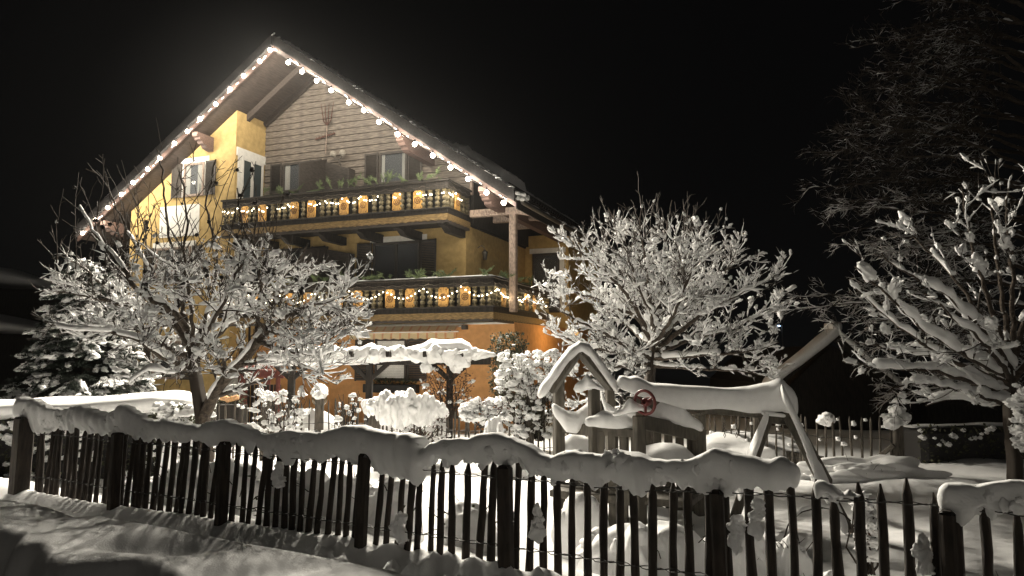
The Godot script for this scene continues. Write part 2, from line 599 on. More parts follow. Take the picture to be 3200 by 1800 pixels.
func build_house():
	house = thing("alpine_house", "three storey yellow alpine house with wood gable, two carved balconies and snowy roof", "house", V(-1.686, 0, -19.0), deg_to_rad(-21.0))
	var b := MB.new()
	# walls
	wall([Vector2(-11.35, -0.6), Vector2(-7.25, -0.6), Vector2(-7.25, under(-7.25, 0.31)), Vector2(-11.35, under(-11.35, 0.31))], -0.28, 9.0, M.yellow)
	wall([Vector2(-7.25, 2.56), Vector2(-0.15, 2.56), Vector2(-0.15, 5.3), Vector2(-7.25, 5.3)], -1.5, 6.0, M.yellow)
	wall([Vector2(-7.25, -0.6), Vector2(1.3, -0.6), Vector2(1.3, 2.56), Vector2(-7.25, 2.56)], -1.5, 8.0, M.orange)
	wall([Vector2(-0.14, 2.56), Vector2(1.40, 2.56), Vector2(1.40, 5.72), Vector2(-0.14, 5.72)], -6.3, 4.0, M.yellow)
	wall([Vector2(-7.25, 5.3), Vector2(-0.1, 5.3), Vector2(-0.1, under(-0.1, 0.31)), Vector2(-5.3, under(-5.3, 0.31)), Vector2(-7.25, under(-7.25, 0.31))], -1.62, 8.0, M.dark_wood, "gable_wall")
	# cladding, board by board
	var h := 5.35
	while h < 10.3:
		var bh := rf(0.19, 0.215)
		var l0 := maxf(-7.24, -5.3 - (10.43 - h) / S)
		var r0 := minf(-0.1, -5.3 + (10.43 - h) / S)
		var l1 := maxf(-7.24, -5.3 - (10.43 - h - bh) / S)
		var r1 := minf(-0.1, -5.3 + (10.43 - h - bh) / S)
		if r1 > l1:
			b = MB.new()
			var zl := -1.575 + rf(-0.004, 0.004)
			var zu := -1.600
			var nn := V(0, 0.12, 1).normalized()
			b.quad(V(l0, h, zl), V(r0, h, zl), V(r1, h + bh - 0.012, zu), V(l1, h + bh - 0.012, zu), nn)
			b.quad(V(l0, h, zl), V(r0, h, zl), V(r0, h, -1.62), V(l0, h, -1.62), V(0, -1, 0))
			b.quad(V(r0, h, zl), V(r0, h, -1.62), V(r1, h + bh - 0.012, -1.62), V(r1, h + bh - 0.012, zu), V(1, 0, 0))
			part2("cladding_board", b, M.clad, house)
		h += bh
	# roof: two slabs, soffits, barge boards, rafters, purlins
	for sg in [-1.0, 1.0]:
		var e := 7.4
		var x1: float = -5.3 + sg * e
		var top := PackedVector2Array([Vector2(-5.3, 10.75), Vector2(x1, 10.75 - S * e), Vector2(x1, 10.75 - S * e - 0.16), Vector2(-5.3, 10.59)])
		b = MB.new()
		b.prism(V(0, 0, 0.52), Vector3.RIGHT, Vector3.UP, top, V(0, 0, -11.5))
		part2("roof", b, M.tile, house)
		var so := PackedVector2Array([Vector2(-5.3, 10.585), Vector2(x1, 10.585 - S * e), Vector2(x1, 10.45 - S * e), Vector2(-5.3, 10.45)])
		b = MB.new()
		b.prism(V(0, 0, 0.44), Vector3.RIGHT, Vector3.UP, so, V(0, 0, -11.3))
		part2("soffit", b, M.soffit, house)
		var bo := PackedVector2Array([Vector2(-5.3 + sg * 0.01, 10.70), Vector2(x1, 10.70 - S * (e - 0.01)), Vector2(x1, 10.36 - S * (e - 0.01)), Vector2(-5.3 + sg * 0.01, 10.36)])
		b = MB.new()
		b.prism(V(0, 0, 0.50), Vector3.RIGHT, Vector3.UP, bo, V(0, 0, -0.055))
		part2("barge_board", b, M.edge_wood, house)
		var wb := PackedVector2Array([Vector2(-5.3 + sg * 0.02, 10.79), Vector2(x1, 10.79 - S * e), Vector2(x1, 10.49 - S * e), Vector2(-5.3 + sg * 0.02, 10.49)])
		b = MB.new()
		b.prism(V(0, 0, 0.62), Vector3.RIGHT, Vector3.UP, wb, V(0, 0, -0.095))
		part2("verge_tile_edge", b, M.tile, house)
		for z in [-0.78, -1.55]:
			if sg > 0 and z > -1.0: continue
			var f0 := 0.0
			var f1 := 2.1 if z > -1.0 else 1.95
			if sg > 0: f0 = 0.0; f1 = 5.0
			var a := V(-5.3 + sg * f0, under(-5.3 + sg * f0) - 0.095, z)
			var c := V(-5.3 + sg * f1, under(-5.3 + sg * f1) - 0.095, z)
			b = MB.new()
			b.beam(a, c, 0.15, 0.19)
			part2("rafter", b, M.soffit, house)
	# purlin ends, stepped and carved
	for q in [[-8.2, 0.34, -0.3], [-1.28, 0.34, -1.6], [1.15, 0.30, -6.3], [-11.75, 0.30, -0.3]]:
		var u: float = q[0]
		var hh := under(u, 0.30) - 0.03 - 0.09
		b = MB.new()
		var prof := PackedVector2Array([Vector2(0.40, 0.0), Vector2(0.40, -0.12), Vector2(0.30, -0.15), Vector2(0.30, -0.2), Vector2(0.20, -0.24), Vector2(0.16, -0.30), Vector2(0.04, -0.31), Vector2(0.0, -0.38), Vector2(-0.14, -0.42), Vector2(q[2], -0.44), Vector2(q[2], 0.0)])
		b.prism(V(u - 0.1, hh, 0), V(0, 0, 1), Vector3.UP, prof, V(0.2, 0, 0))
		part2("purlin", b, M.barge, house)
	# snow along the verges and on the right slope; the thick slab near the eave
	b = MB.new()
	var vp := []; var vw := []; var vu := []; var vd := []
	for k in 60:
		var u := -5.1 + 7.15 * k / 59.0
		vp.append(V(u, 10.785 - S * (u + 5.3), 0.555)); vw.append(0.05); vu.append(0.02 + 0.02 * rf(0, 1)); vd.append(0.01)
	bolster(b, vp, vw, vu, vd, 0.03, 9.0, 0.9, 8, 0.05, V(0, 0, 1))
	vp = []; vw = []; vu = []; vd = []
	for k in 50:
		var u := -5.25 - 7.3 * k / 49.0
		vp.append(V(u, 10.79 + S * (u + 5.3), 0.57)); vw.append(0.025 + 0.01 * rf(0, 1)); vu.append(0.02 + 0.02 * rf(0, 1)); vd.append(0.01)
	bolster(b, vp, vw, vu, vd, 0.02, 9.0, 0.9, 8, 0.08, V(0, 0, 1))
	for k in 170:
		var u := rf(-5.2, 2.05)
		if nz.get_noise_1d(u * 45.0) < -0.18: continue
		var r := rf(0.02, 0.048)
		lump(b, V(u, 10.80 - S * (u + 5.3) + rf(-0.02, 0.015), 0.565 + rf(-0.03, 0.015)), V(r * rf(1.0, 2.0), r * rf(0.6, 1.0), r), 1, 0.5, 1.0, 0.8, Basis(), k)
	part2("verge_snow", b, M.snow, house).set_meta("kind", "stuff")
	b = MB.new()
	var rows := []
	for j in 60:
		var row := PackedVector3Array()
		for k in 60:
			var f := k / 59.0
			var u := -5.2 + 6.75 * f
			var z := 0.3 - 11.0 * pow(j / 59.0, 1.4)
			var th := 0.10 + 0.05 * nz.get_noise_2d(u * 60.0, z * 60.0) + 0.07 * nf.get_noise_2d(u * 160.0, z * 160.0)
			th += 0.26 * smoothstep(0.72, 0.82, f) * smoothstep(0.0, -0.4, z) * (1.0 - smoothstep(-2.0, -2.2, z + 0.3 * nz.get_noise_1d(u * 90.0)))
			if k == 59 or j == 0: th = -0.05
			row.append(V(u, 10.75 - S * (u + 5.3) + th, z))
		rows.append(row)
	b.grid(rows, false, Vector3.UP)
	part2("roof_snow", b, M.snow, house)
	# eave on the right: tiles, gutter, fascia, snow caught in it
	for k in 46:
		b = MB.new()
		var z := 0.42 - k * 0.2
		b.lathe(V(2.14, 10.75 - S * 7.44 + 0.03, z), [[0.0, 0.0], [0.085, 0.0], [0.085, 0.35], [0.0, 0.35]], 7, Basis(Vector3(0, 0, 1), atan(1.0 / S)))
		part2("eave_tile", b, M.tile, house)
	b = MB.new()
	b.box(V(2.1, 10.38 - S * 7.4 + 0.06, -4.5), V(0.03, 0.2, 9.9))
	part2("fascia", b, M.dark_wood, house)
	b = MB.new()
	var gp := PackedVector3Array([V(2.2, 5.42, 0.3), V(2.2, 5.42, -9.4)])
	b.tube(gp, PackedFloat32Array([0.065, 0.065]), 8)
	part2("gutter", b, M.metal, house)
	b = MB.new()
	vp = []; vw = []; vu = []; vd = []
	for k in 80:
		var z := 0.35 - 9.0 * k / 79.0
		var t := maxf(0.0, nz.get_noise_1d(z * 45.0) + 0.1)
		vp.append(V(2.2, 5.47, z)); vw.append(0.04 + 0.05 * t); vu.append(0.02 + 0.13 * t); vd.append(0.02 + 0.10 * maxf(0.0, nf.get_noise_1d(z * 70.0)))
	bolster(b, vp, vw, vu, vd, 0.03, 6.0, 0.9, 9, 0.08, V(1, 0, 0))
	part2("gutter_snow", b, M.snow, house)
	b = MB.new()
	for k in 14:
		lump(b, V(rf(1.95, 2.2), 5.52 + rf(-0.06, 0.12), 0.50 - k * 0.05), V(rf(0.05, 0.12), rf(0.04, 0.09), rf(0.05, 0.1)), 1, 0.4, 1.0, 0.8, Basis(), k)
	part2("corner_snow", b, M.snow, house)

	build_balcony(6.27, -7.42, 0.0, 1.45, [-6.6, -5.96, -4.84, -4.26, -3.18, -2.56, -1.51, -0.88], [0.64])
	build_balcony(3.66, -7.42, 1.3, 4.6, [-6.6, -5.96, -4.9, -4.3, -3.3, -2.67, -1.68, -1.08, -0.1, 0.52], [0.75, 1.4, 2.5, 3.15])
	# carved brackets under the upper balcony, and under the lower one
	for u in [-6.6, -5.45, -4.15, -2.88, -1.6, -0.25]:
		b = MB.new()
		b.prism(V(u - 0.09, 5.18, 0), V(0, 0, 1), Vector3.UP, PackedVector2Array([Vector2(-0.12, 0.0), Vector2(-0.12, -0.10), Vector2(-0.35, -0.13), Vector2(-0.55, -0.24), Vector2(-1.5, -0.24), Vector2(-1.5, 0.0)]), V(0.18, 0, 0))
		part2("bracket", b, M.dark_wood, house)
	# openings
	window_at(-8.80, 6.55, 0.80, 1.05, -0.28, true, 0.0, 0.0, 0.1)
	window_at(-9.5, 3.85, 1.4, 1.15, -0.28, true, 0.0, 0.0, 0.1)
	window_at(-9.6, 0.95, 1.1, 1.15, -0.28, true, 0.0, 0.0, 0.1)
	b = MB.new()
	b.box(V(-9.33, 5.82, -0.27), V(1.58, 0.98, 0.03), Basis(), 0.004)
	part2("white_panel", b, M.white, house)
	# door in the side of the projecting bay
	side_door(6.2, 7.72)
	side_door(3.55, 4.95)
	window_at(-5.99, 6.75, 0.98, 0.92, -1.57, false, 0.44, 0.0, 0.06)
	window_at(-2.53, 6.70, 0.94, 0.96, -1.57, false, 0.46, 0.0, -0.02)
	window_at(-5.9, 4.05, 1.2, 0.9, -1.5, false, 0.5, 0.0, 0.03)
	window_at(-2.35, 3.3, 1.55, 1.65, -1.5, false, 0.5, 0.2, -1.0)
	window_at(-2.48, 0.95, 1.04, 1.2, -1.5, false, 0.62, 0.0, 0.04, true)
	window_at(0.62, 3.1, 0.95, 2.0, -6.3, false, 0.0, 0.22, -1.0)
	# balcony dividers
	divider(-4.88, 6.3, 7.55, 7.2, 1.03)
	divider(-4.75, 3.6, 4.85, 4.66, 0.95)
	# post and cross beams at the terrace
	b = MB.new(); b.box(V(1.44, 4.15, -1.05), V(0.19, 2.7, 0.19), Basis(), 0.02)
	part2("post", b, M.pale_wood, house)
	for q in [[-1.05, 0.2, 1.62, 5.49, 0.2], [-2.9, 0.12, 1.42, 5.66, 0.2], [-4.6, 0.1, 1.4, 5.75, 0.2]]:
		b = MB.new(); b.box(V((q[1] + q[2]) * 0.5, q[3] + 0.01, q[0] + 0.02), V(q[2] - q[1], q[4], 0.16), Basis(), 0.015)
		part2("cross_beam", b, M.pale_wood, house)
		b = MB.new()
		b.prism(V(q[2] + 0.003, q[3] - 0.09, q[0] + 0.10), Vector3.RIGHT, Vector3.UP, PackedVector2Array([Vector2(0, 0.2), Vector2(0.30, 0.2), Vector2(0.36, 0.12), Vector2(0.3, 0.08), Vector2(0.33, 0.02), Vector2(0.24, -0.05), Vector2(0.12, -0.02), Vector2(0, 0.0)]), V(0, 0, -0.18))
		part2("beam_end", b, M.pale_wood, house)
	for q in [["E 1974 E", -1.05, 0.55, 5.45], ["1974", -2.9, 1.0, 5.62]]:
		var tm := TextMesh.new()
		tm.text = q[0]
		var sf := SystemFont.new(); sf.font_names = PackedStringArray(["Droid Serif"])
		tm.font = sf; tm.font_size = 16; tm.pixel_size = 0.0085; tm.depth = 0.006
		tm.horizontal_alignment = HORIZONTAL_ALIGNMENT_LEFT
		tm.material = M.barge
		fast("carved_date", tm, house, Transform3D(Basis(), V(q[2], q[3] + 0.03, q[1] + 0.104)))
	# knee wall and ceiling over the terrace
	b = MB.new(); b.box(V(-0.06, 6.0, -1.0 - 3.0), V(0.1, 1.3, 4.6))
	part2("knee_wall", b, M.dark_wood, house)
	b = MB.new(); b.box(V(0.005, 6.5, -1.52), V(0.09, 0.7, 0.09), Basis(), 0.01)
	part2("corner_post", b, M.pale_wood, house)
	# awning over the ground floor window
	var aw := MB.new()
	aw.box(V(-1.92, 2.50, -1.44), V(3.5, 0.10, 0.14), Basis(), 0.02)
	var case := part2("awning", aw, M.white, house)
	var n := 24
	for k in n:
		var x0 := -3.6 + 3.38 * k / n
		var x1 := -3.6 + 3.38 * (k + 1) / n
		var orange := k % 2 == 1
		var w := x1 - x0
		if orange: x0 += w * 0.28; x1 -= w * 0.28
		else: x0 -= w * 0.28; x1 += w * 0.28
		var m: Material = M.awn_orange if orange else M.awn_cream
		var mb := MB.new()
		mb.quad(V(x0, 2.49, -1.30), V(x1, 2.49, -1.30), V(x1, 2.35, -1.13), V(x0, 2.35, -1.13), V(0, 1, 0.8).normalized())
		var rows2 := []
		for r in 4:
			var row := PackedVector3Array()
			for c in 5:
				var xx := lerpf(x0, x1, c / 4.0)
				row.append(V(xx, 2.29 - r / 3.0 * (0.145 + 0.028 * absf(sin((xx + 3.6) / 0.282 * PI))), -1.115 + 0.012 * sin(xx * 22.0) * r / 3.0))
			rows2.append(row)
		mb.grid(rows2, false, V(0, 0, 1))
		fast("stripe", mb.mesh(m), case)
	aw = MB.new(); aw.box(V(-1.9, 2.315, -1.115), V(3.46, 0.035, 0.05), Basis(), 0.01)
	fast("front_bar", aw.mesh(M.white), case)
	for u in [-3.3, -0.5]:
		aw = MB.new(); aw.beam(V(u, 2.42, -1.4), V(u, 2.28, -1.14), 0.04, 0.04)
		fast("arm", aw.mesh(M.metal), case)
	aw = MB.new(); aw.box(V(-0.08, 2.43, -1.3), V(0.16, 0.12, 0.16), Basis(), 0.02)
	fast("crank_box", aw.mesh(M.metal), case)
	aw = MB.new(); aw.box(V(-3.0, 2.54, -1.47), V(8.5, 0.05, 0.05), Basis(), 0.005)
	part2("ceiling_strip", aw, M.white, house)
	# flower box under that window
	b = MB.new(); b.box(V(-2.35, 0.74, -1.28), V(1.7, 0.24, 0.26), Basis(), 0.02)
	var fb := part2("flower_box", b, M.black, house)
	var xf := []
	for k in 160: xf.append(Transform3D(Basis.from_euler(rv() * 1.5) * Basis.from_scale(Vector3.ONE * rf(0.05, 0.1)), V(rf(-3.1, -1.6), 0.86 + rf(0, 0.14), -1.28 + rf(-0.1, 0.12))))
	scatter("foliage", leaf_mesh, M.leaf, xf, fb)
	# double globe lamp on the gable, lantern at the terrace
	b = MB.new(); b.tube(PackedVector3Array([V(-4.37, 7.42, -1.55), V(-4.37, 7.58, -1.45), V(-4.50, 7.62, -1.42), V(-4.54, 7.68, -1.42)]), PackedFloat32Array([0.015, 0.015, 0.012, 0.012]), 6)
	b.tube(PackedVector3Array([V(-4.37, 7.58, -1.45), V(-4.26, 7.62, -1.42), V(-4.22, 7.69, -1.42)]), PackedFloat32Array([0.015, 0.012, 0.012]), 6)
	var wl := part2("wall_lamp", b, M.metal, house)
	var gm := flat(Color(0.34, 0.31, 0.27), 0.08)
	for u in [-4.55, -4.22]:
		b = MB.new(); lump(b, V(u, 7.76, -1.42), Vector3.ONE * 0.105, 3, 0.0, 1.0, 1.0)
		fast("globe", b.mesh(gm), wl)
	b = MB.new(); b.tube(PackedVector3Array([V(-0.1, 4.75, -2.2), V(0.02, 4.82, -2.2), V(0.12, 4.74, -2.2), V(0.13, 4.66, -2.2)]), PackedFloat32Array([0.012, 0.012, 0.012, 0.012]), 6)
	b.lathe(V(0.13, 4.40, -2.2), [[0.0, 0.0], [0.06, 0.0], [0.085, 0.2], [0.1, 0.22], [0.02, 0.28], [0.0, 0.28]], 6)
	part2("terrace_lantern", b, M.metal, house)

func divider(u: float, y0: float, y1: float, y2: float, w: float):
	var b := MB.new()
	b.prism(V(u, 0, -0.2), V(0, 0, -1), Vector3.UP, PackedVector2Array([Vector2(0.0, y0), Vector2(1.3, y0), Vector2(1.3, y1 + 0.1), Vector2(0.0, y2)]), V(0.05, 0, 0))
	b.prism(V(u + 0.05, 0, -1.42), Vector3.RIGHT, Vector3.UP, PackedVector2Array([Vector2(0.0, y0), Vector2(w, y0), Vector2(w, y2), Vector2(0.0, y1)]), V(0, 0, -0.05))
	b.box(V(u + w + 0.03, (y0 + y2) * 0.5, -1.3), V(0.06, y2 - y0, 0.3))
	part2("balcony_divider", b, M.shutter, house)

func side_door(y0: float, y1: float):
	var b := MB.new()
	var x := -7.235
	b.box(V(x, (y1 + 0.12), -0.96), V(0.05, 0.26, 1.30), Basis(), 0.005)
	b.box(V(x, (y0 + y1) * 0.5, -0.45), V(0.05, y1 - y0, 0.15), Basis(), 0.005)
	var d := part2("balcony_door", b, M.white, house)
	b = MB.new()
	for z in [-0.57, -1.0, -1.46]: b.box(V(x + 0.01, (y0 + y1) * 0.5, z), V(0.05, y1 - y0, 0.09 if z != -1.0 else 0.13), Basis(), 0.006)
	b.box(V(x + 0.012, y1 - 0.05, -1.0), V(0.045, 0.08, 0.9))
	fast("frame", b.mesh(M.white), d)
	b = MB.new()
	for z in [-0.78, -1.23]: b.box(V(x + 0.008, (y0 + y1) * 0.5, z), V(0.02, y1 - y0, 0.36))
	fast("pane", b.mesh(flat(Color(0.05, 0.065, 0.07), 0.06)), d)

# a window whose sill middle is at u, y: dark room, curtain, frame and pane, with its shutters
func window_at(u: float, y: float, w: float, h: float, z: float, surround := true, shut := 0.42, white_top := 0.0, curtain := 0.30, blind := false):
	var b := MB.new()
	b.box(V(u, y + h * 0.5, z + 0.004), V(w, h, 0.012))
	var o := part2("window", b, M.black, house)
	b = MB.new()
	var t := 0.07
	for s in [-1.0, 1.0]: b.box(V(u + s * (w - t) * 0.5, y + h * 0.5, z + 0.03), V(t, h, 0.06), Basis(), 0.006)
	b.box(V(u, y + h - t * 0.5, z + 0.03), V(w - 2 * t, t, 0.058), Basis(), 0.006)
	b.box(V(u, y + t * 0.5, z + 0.03), V(w - 2 * t, t, 0.058), Basis(), 0.006)
	if w > 1.2: b.box(V(u, y + h * 0.5, z + 0.03), V(0.08, h - 2 * t, 0.05), Basis(), 0.006)
	fast("frame", b.mesh(M.shutter if not surround else M.pale_wood), o)
	if blind:
		b = MB.new()
		for k in 24: b.box(V(u, y + h - 0.09 - k * 0.046, z + 0.017), V(w - 2 * t, 0.042, 0.008), Basis(Vector3(1, 0, 0), 0.25))
		fast("blind", b.mesh(M.white), o)
	elif curtain > -0.5:
		b = MB.new()
		for s in [-1.0, 1.0]:
			var rows := []
			for r in 2:
				var row := PackedVector3Array()
				for c in 25:
					var f := c / 24.0
					row.append(V(u + s * (w * 0.5 - t - f * w * (0.14 + curtain)), y + t + (h - 2 * t) * r, z + 0.018 + 0.006 * sin(c * 1.6)))
				rows.append(row)
			b.grid(rows, false, V(0, 0, 1))
		fast("curtain", b.mesh(M.curtain), o)
	b = MB.new()
	b.quad(V(u - w * 0.5 + t, y + t, z + 0.035), V(u + w * 0.5 - t, y + t, z + 0.035), V(u + w * 0.5 - t, y + h - t, z + 0.035), V(u - w * 0.5 + t, y + h - t, z + 0.035), V(0, 0, 1))
	fast("pane", b.mesh(M.pane), o)
	if surround or white_top > 0.0:
		b = MB.new()
		var g := 0.16
		b.box(V(u + (0.05 if white_top > 0 else 0.0), y + h + 0.09, z + 0.012), V(w + 2 * g, 0.17, 0.03), Basis(), 0.004)
		if surround:
			for s in [-1.0, 1.0]: b.box(V(u + s * (w + g) * 0.5, y + h * 0.5, z + 0.012), V(g, h, 0.028), Basis(), 0.004)
		elif shut == 0.0:
			b.box(V(u + (w + g) * 0.5, y + h * 0.5, z + 0.012), V(g, h, 0.028), Basis(), 0.004)
		fast("surround", b.mesh(M.white), o)
	var sw := shut if shut > 0.0 else (0.4 if surround else 0.0)
	if sw > 0.0:
		for s in [-1.0, 1.0]:
			b = MB.new()
			var gap := 0.03 if not surround else 0.07
			var cx: float = u + s * (w * 0.5 + gap + sw * 0.5)
			for q in [-1.0, 1.0]: b.box(V(cx + q * (sw - 0.05) * 0.5, y + h * 0.5, z + 0.06), V(0.05, h + 0.04, 0.035), Basis(), 0.005)
			for q in [0.0, 1.0]: b.box(V(cx, y + q * h + (0.025 - q * 0.05), z + 0.06), V(sw - 0.1, 0.06, 0.034), Basis(), 0.005)
			var ns := int(h / 0.05)
			for k in ns: b.box(V(cx, y + 0.04 + (h - 0.08) * (k + 0.5) / ns, z + 0.058), V(sw - 0.1, 0.046, 0.008), Basis(Vector3(1, 0, 0), 0.6))
			part2("shutter", b, M.shutter, house)

# a carved balcony: rail top y, front from u0 to u1, its right side running back by "back"; slots of panels and balusters
func build_balcony(y: float, u0: float, u1: float, back: float, panels: Array, side_panels: Array):
	var z := 0.0
	var b := MB.new()
	b.box(V((u0 + u1) * 0.5, y - 0.93, -back * 0.5 - 0.07), V(u1 - u0 - 0.16, 0.12, back + 0.02))
	var o := part2("balcony", b, M.dark_wood, house)
	# rail, lower board, gold board with a scalloped edge - front and side
	for q in [[V(u0, 0, z), V(u1, 0, z), V(0, 0, 1)], [V(u1, 0, z - 0.001), V(u1, 0, z - back), V(1, 0, 0)]]:
		var a: Vector3 = q[0]; var c: Vector3 = q[1]; var out: Vector3 = q[2]
		var d := (c - a).normalized()
		var L := a.distance_to(c)
		var bas := Basis(d, Vector3.UP, out) if d.cross(Vector3.UP).dot(out) > 0 else Basis(-d, Vector3.UP, out)
		var m := (a + c) * 0.5
		b = MB.new()
		b.box(m + V(0, y - 0.025, 0) - out * 0.08, V(L + 0.1, 0.05, 0.24), bas, 0.008)
		b.box(m + V(0, y - 0.15, 0) - out * 0.03, V(L + 0.02, 0.20, 0.06), bas, 0.008)
		fast("rail", b.mesh(M.dark_wood), o)
		b = MB.new()
		var ns := int(L / 0.36)
		for k in ns:   # the carved wave along the rail
			var pts := PackedVector3Array(); var rr := PackedFloat32Array()
			for j in 6:
				var f := (k + j / 5.0) / ns
				pts.append(a.lerp(c, f) + V(0, y - 0.13 - 0.05 * sin(j / 5.0 * PI), 0) + out * 0.004); rr.append(0.009)
			b.tube(pts, rr, 4)
		fast("carved_wave", b.mesh(M.shutter), o)
		b = MB.new()
		b.box(m + V(0, y - 0.83, 0) - out * 0.03, V(L + 0.02, 0.15, 0.10), bas, 0.008)
		b.box(m + V(0, y - 0.765, 0) - out * 0.02, V(L + 0.06, 0.03, 0.16), bas, 0.005)
		fast("lower_board", b.mesh(M.dark_wood), o)
		b = MB.new()
		var sc := PackedVector2Array()
		sc.append(Vector2(0, -0.91)); sc.append(Vector2(0, -1.04))
		var nw := int(L / 0.22)
		for k in nw:
			for j in 4:
				var f := (k + (j + 0.5) / 4.0) / nw
				sc.append(Vector2(f * L, -1.04 - 0.05 * sin((j + 0.5) / 4.0 * PI)))
		sc.append(Vector2(L, -1.04)); sc.append(Vector2(L, -0.91))
		b.prism(a + V(0, y, 0) + out * 0.01, d, Vector3.UP, sc, -out * 0.03)
		b.box(m + V(0, y - 1.0, 0) - out * 0.05, V(L + 0.02, 0.17, 0.05), bas)
		fast("scalloped_board", b.mesh(M.gold_board), o)
		b = MB.new()
		b.box(m + V(0, y - 1.11, 0) - out * 0.07, V(L, 0.07, 0.12), bas, 0.006)
		fast("ledge", b.mesh(M.shutter), o)
		var ps: Array = panels if out.z > 0.5 else side_panels
		var slot := 0.21
		var N := int(L / slot)
		for k in N:
			var s := (k + 0.5) * L / N
			var near := -1
			for j in ps.size():
				var at: float = (ps[j] - u0) if out.z > 0.5 else ps[j]
				if absf(at - s) < slot * 0.62: near = j
			if near < 0:
				b = MB.new()
				fast("baluster", baluster(), o, Transform3D(Basis(), a + d * s + V(0, y - 0.75, 0) - out * 0.06))
		for j in ps.size():
			var at: float = (ps[j] - u0) if out.z > 0.5 else ps[j]
			fast("carved_panel", panel(), o, Transform3D(bas, a + d * at + V(0, y - 0.50, 0) - out * 0.02))
	# the left end
	b = MB.new()
	b.box(V(u0 - 0.002, y - 0.14, -0.22), V(0.055, 0.2, 0.34)); b.box(V(u0 - 0.002, y - 0.83, -0.22), V(0.055, 0.15, 0.34))
	fast("rail", b.mesh(M.dark_wood), o)
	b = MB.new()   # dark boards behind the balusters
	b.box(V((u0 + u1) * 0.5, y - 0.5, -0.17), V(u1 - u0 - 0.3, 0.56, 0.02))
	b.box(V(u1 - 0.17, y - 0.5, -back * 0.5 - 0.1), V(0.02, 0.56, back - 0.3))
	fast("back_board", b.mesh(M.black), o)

var baluster_mesh: ArrayMesh
func baluster() -> ArrayMesh:
	if baluster_mesh == null:
		var mb := MB.new()
		mb.box(V(0, 0.03, 0), V(0.11, 0.06, 0.08)); mb.box(V(0, 0.49, 0), V(0.11, 0.06, 0.08))
		mb.lathe(Vector3.ZERO, [[0.035, 0.06], [0.06, 0.09], [0.072, 0.13], [0.062, 0.17], [0.034, 0.195], [0.034, 0.205], [0.062, 0.23], [0.075, 0.27], [0.062, 0.31], [0.034, 0.335], [0.034, 0.345], [0.058, 0.37], [0.066, 0.40], [0.055, 0.44], [0.035, 0.46]], 9)
		baluster_mesh = mb.mesh(M.baluster)
	return baluster_mesh

var panel_mesh: ArrayMesh
func panel() -> ArrayMesh:
	if panel_mesh == null:
		var mb := MB.new()
		var w := 0.135; var h := 0.255; var k := 0.035
		mb.prism(V(0, 0, -0.02), Vector3.RIGHT, Vector3.UP, PackedVector2Array([Vector2(-w + k, -h), Vector2(w - k, -h), Vector2(w - k, -h + k), Vector2(w, -h + k), Vector2(w, h - k), Vector2(w - k, h - k), Vector2(w - k, h), Vector2(-w + k, h), Vector2(-w + k, h - k), Vector2(-w, h - k), Vector2(-w, -h + k), Vector2(-w + k, -h + k)]), V(0, 0, 0.04))
		panel_mesh = mb.mesh(M.gold_wood)
		var ro := MB.new()
		var pts := PackedVector3Array(); var rr := PackedFloat32Array()
		for j in 17:
			var a := TAU * j / 16.0
			pts.append(V(cos(a) * 0.088, sin(a) * 0.088, 0.021)); rr.append(0.011)
		ro.tube(pts, rr, 4)
		for j in 6:
			var a := TAU * j / 6.0 + 0.5
			ro.prism(V(cos(a) * 0.042, sin(a) * 0.042, 0.020), V(cos(a), sin(a), 0), V(-sin(a), cos(a), 0), PackedVector2Array([Vector2(-0.024, 0), Vector2(0, -0.015), Vector2(0.026, 0), Vector2(0, 0.015)]), V(0, 0, 0.006))
		for s in [-1.0, 1.0]:
			ro.box(V(s * 0.085, -0.20, 0.02), V(0.03, 0.02, 0.008)); ro.box(V(s * 0.085, 0.20, 0.02), V(0.03, 0.02, 0.008))
		ro.add_to(panel_mesh, M.rosette)
	return panel_mesh

# ---------- lights on the house ----------
func omni(parent: Node, at: Vector3, e: float, size: float, c := Color(1.0, 0.96, 0.88)):
	var l := OmniLight3D.new()
	l.name = "bulb_light"
	l.position = at
	l.light_color = c
	l.light_energy = e
	l.light_size = size
	l.omni_range = 60.0
	l.omni_attenuation = 2.0
	l.shadow_enabled = true
	parent.add_child(l, true)

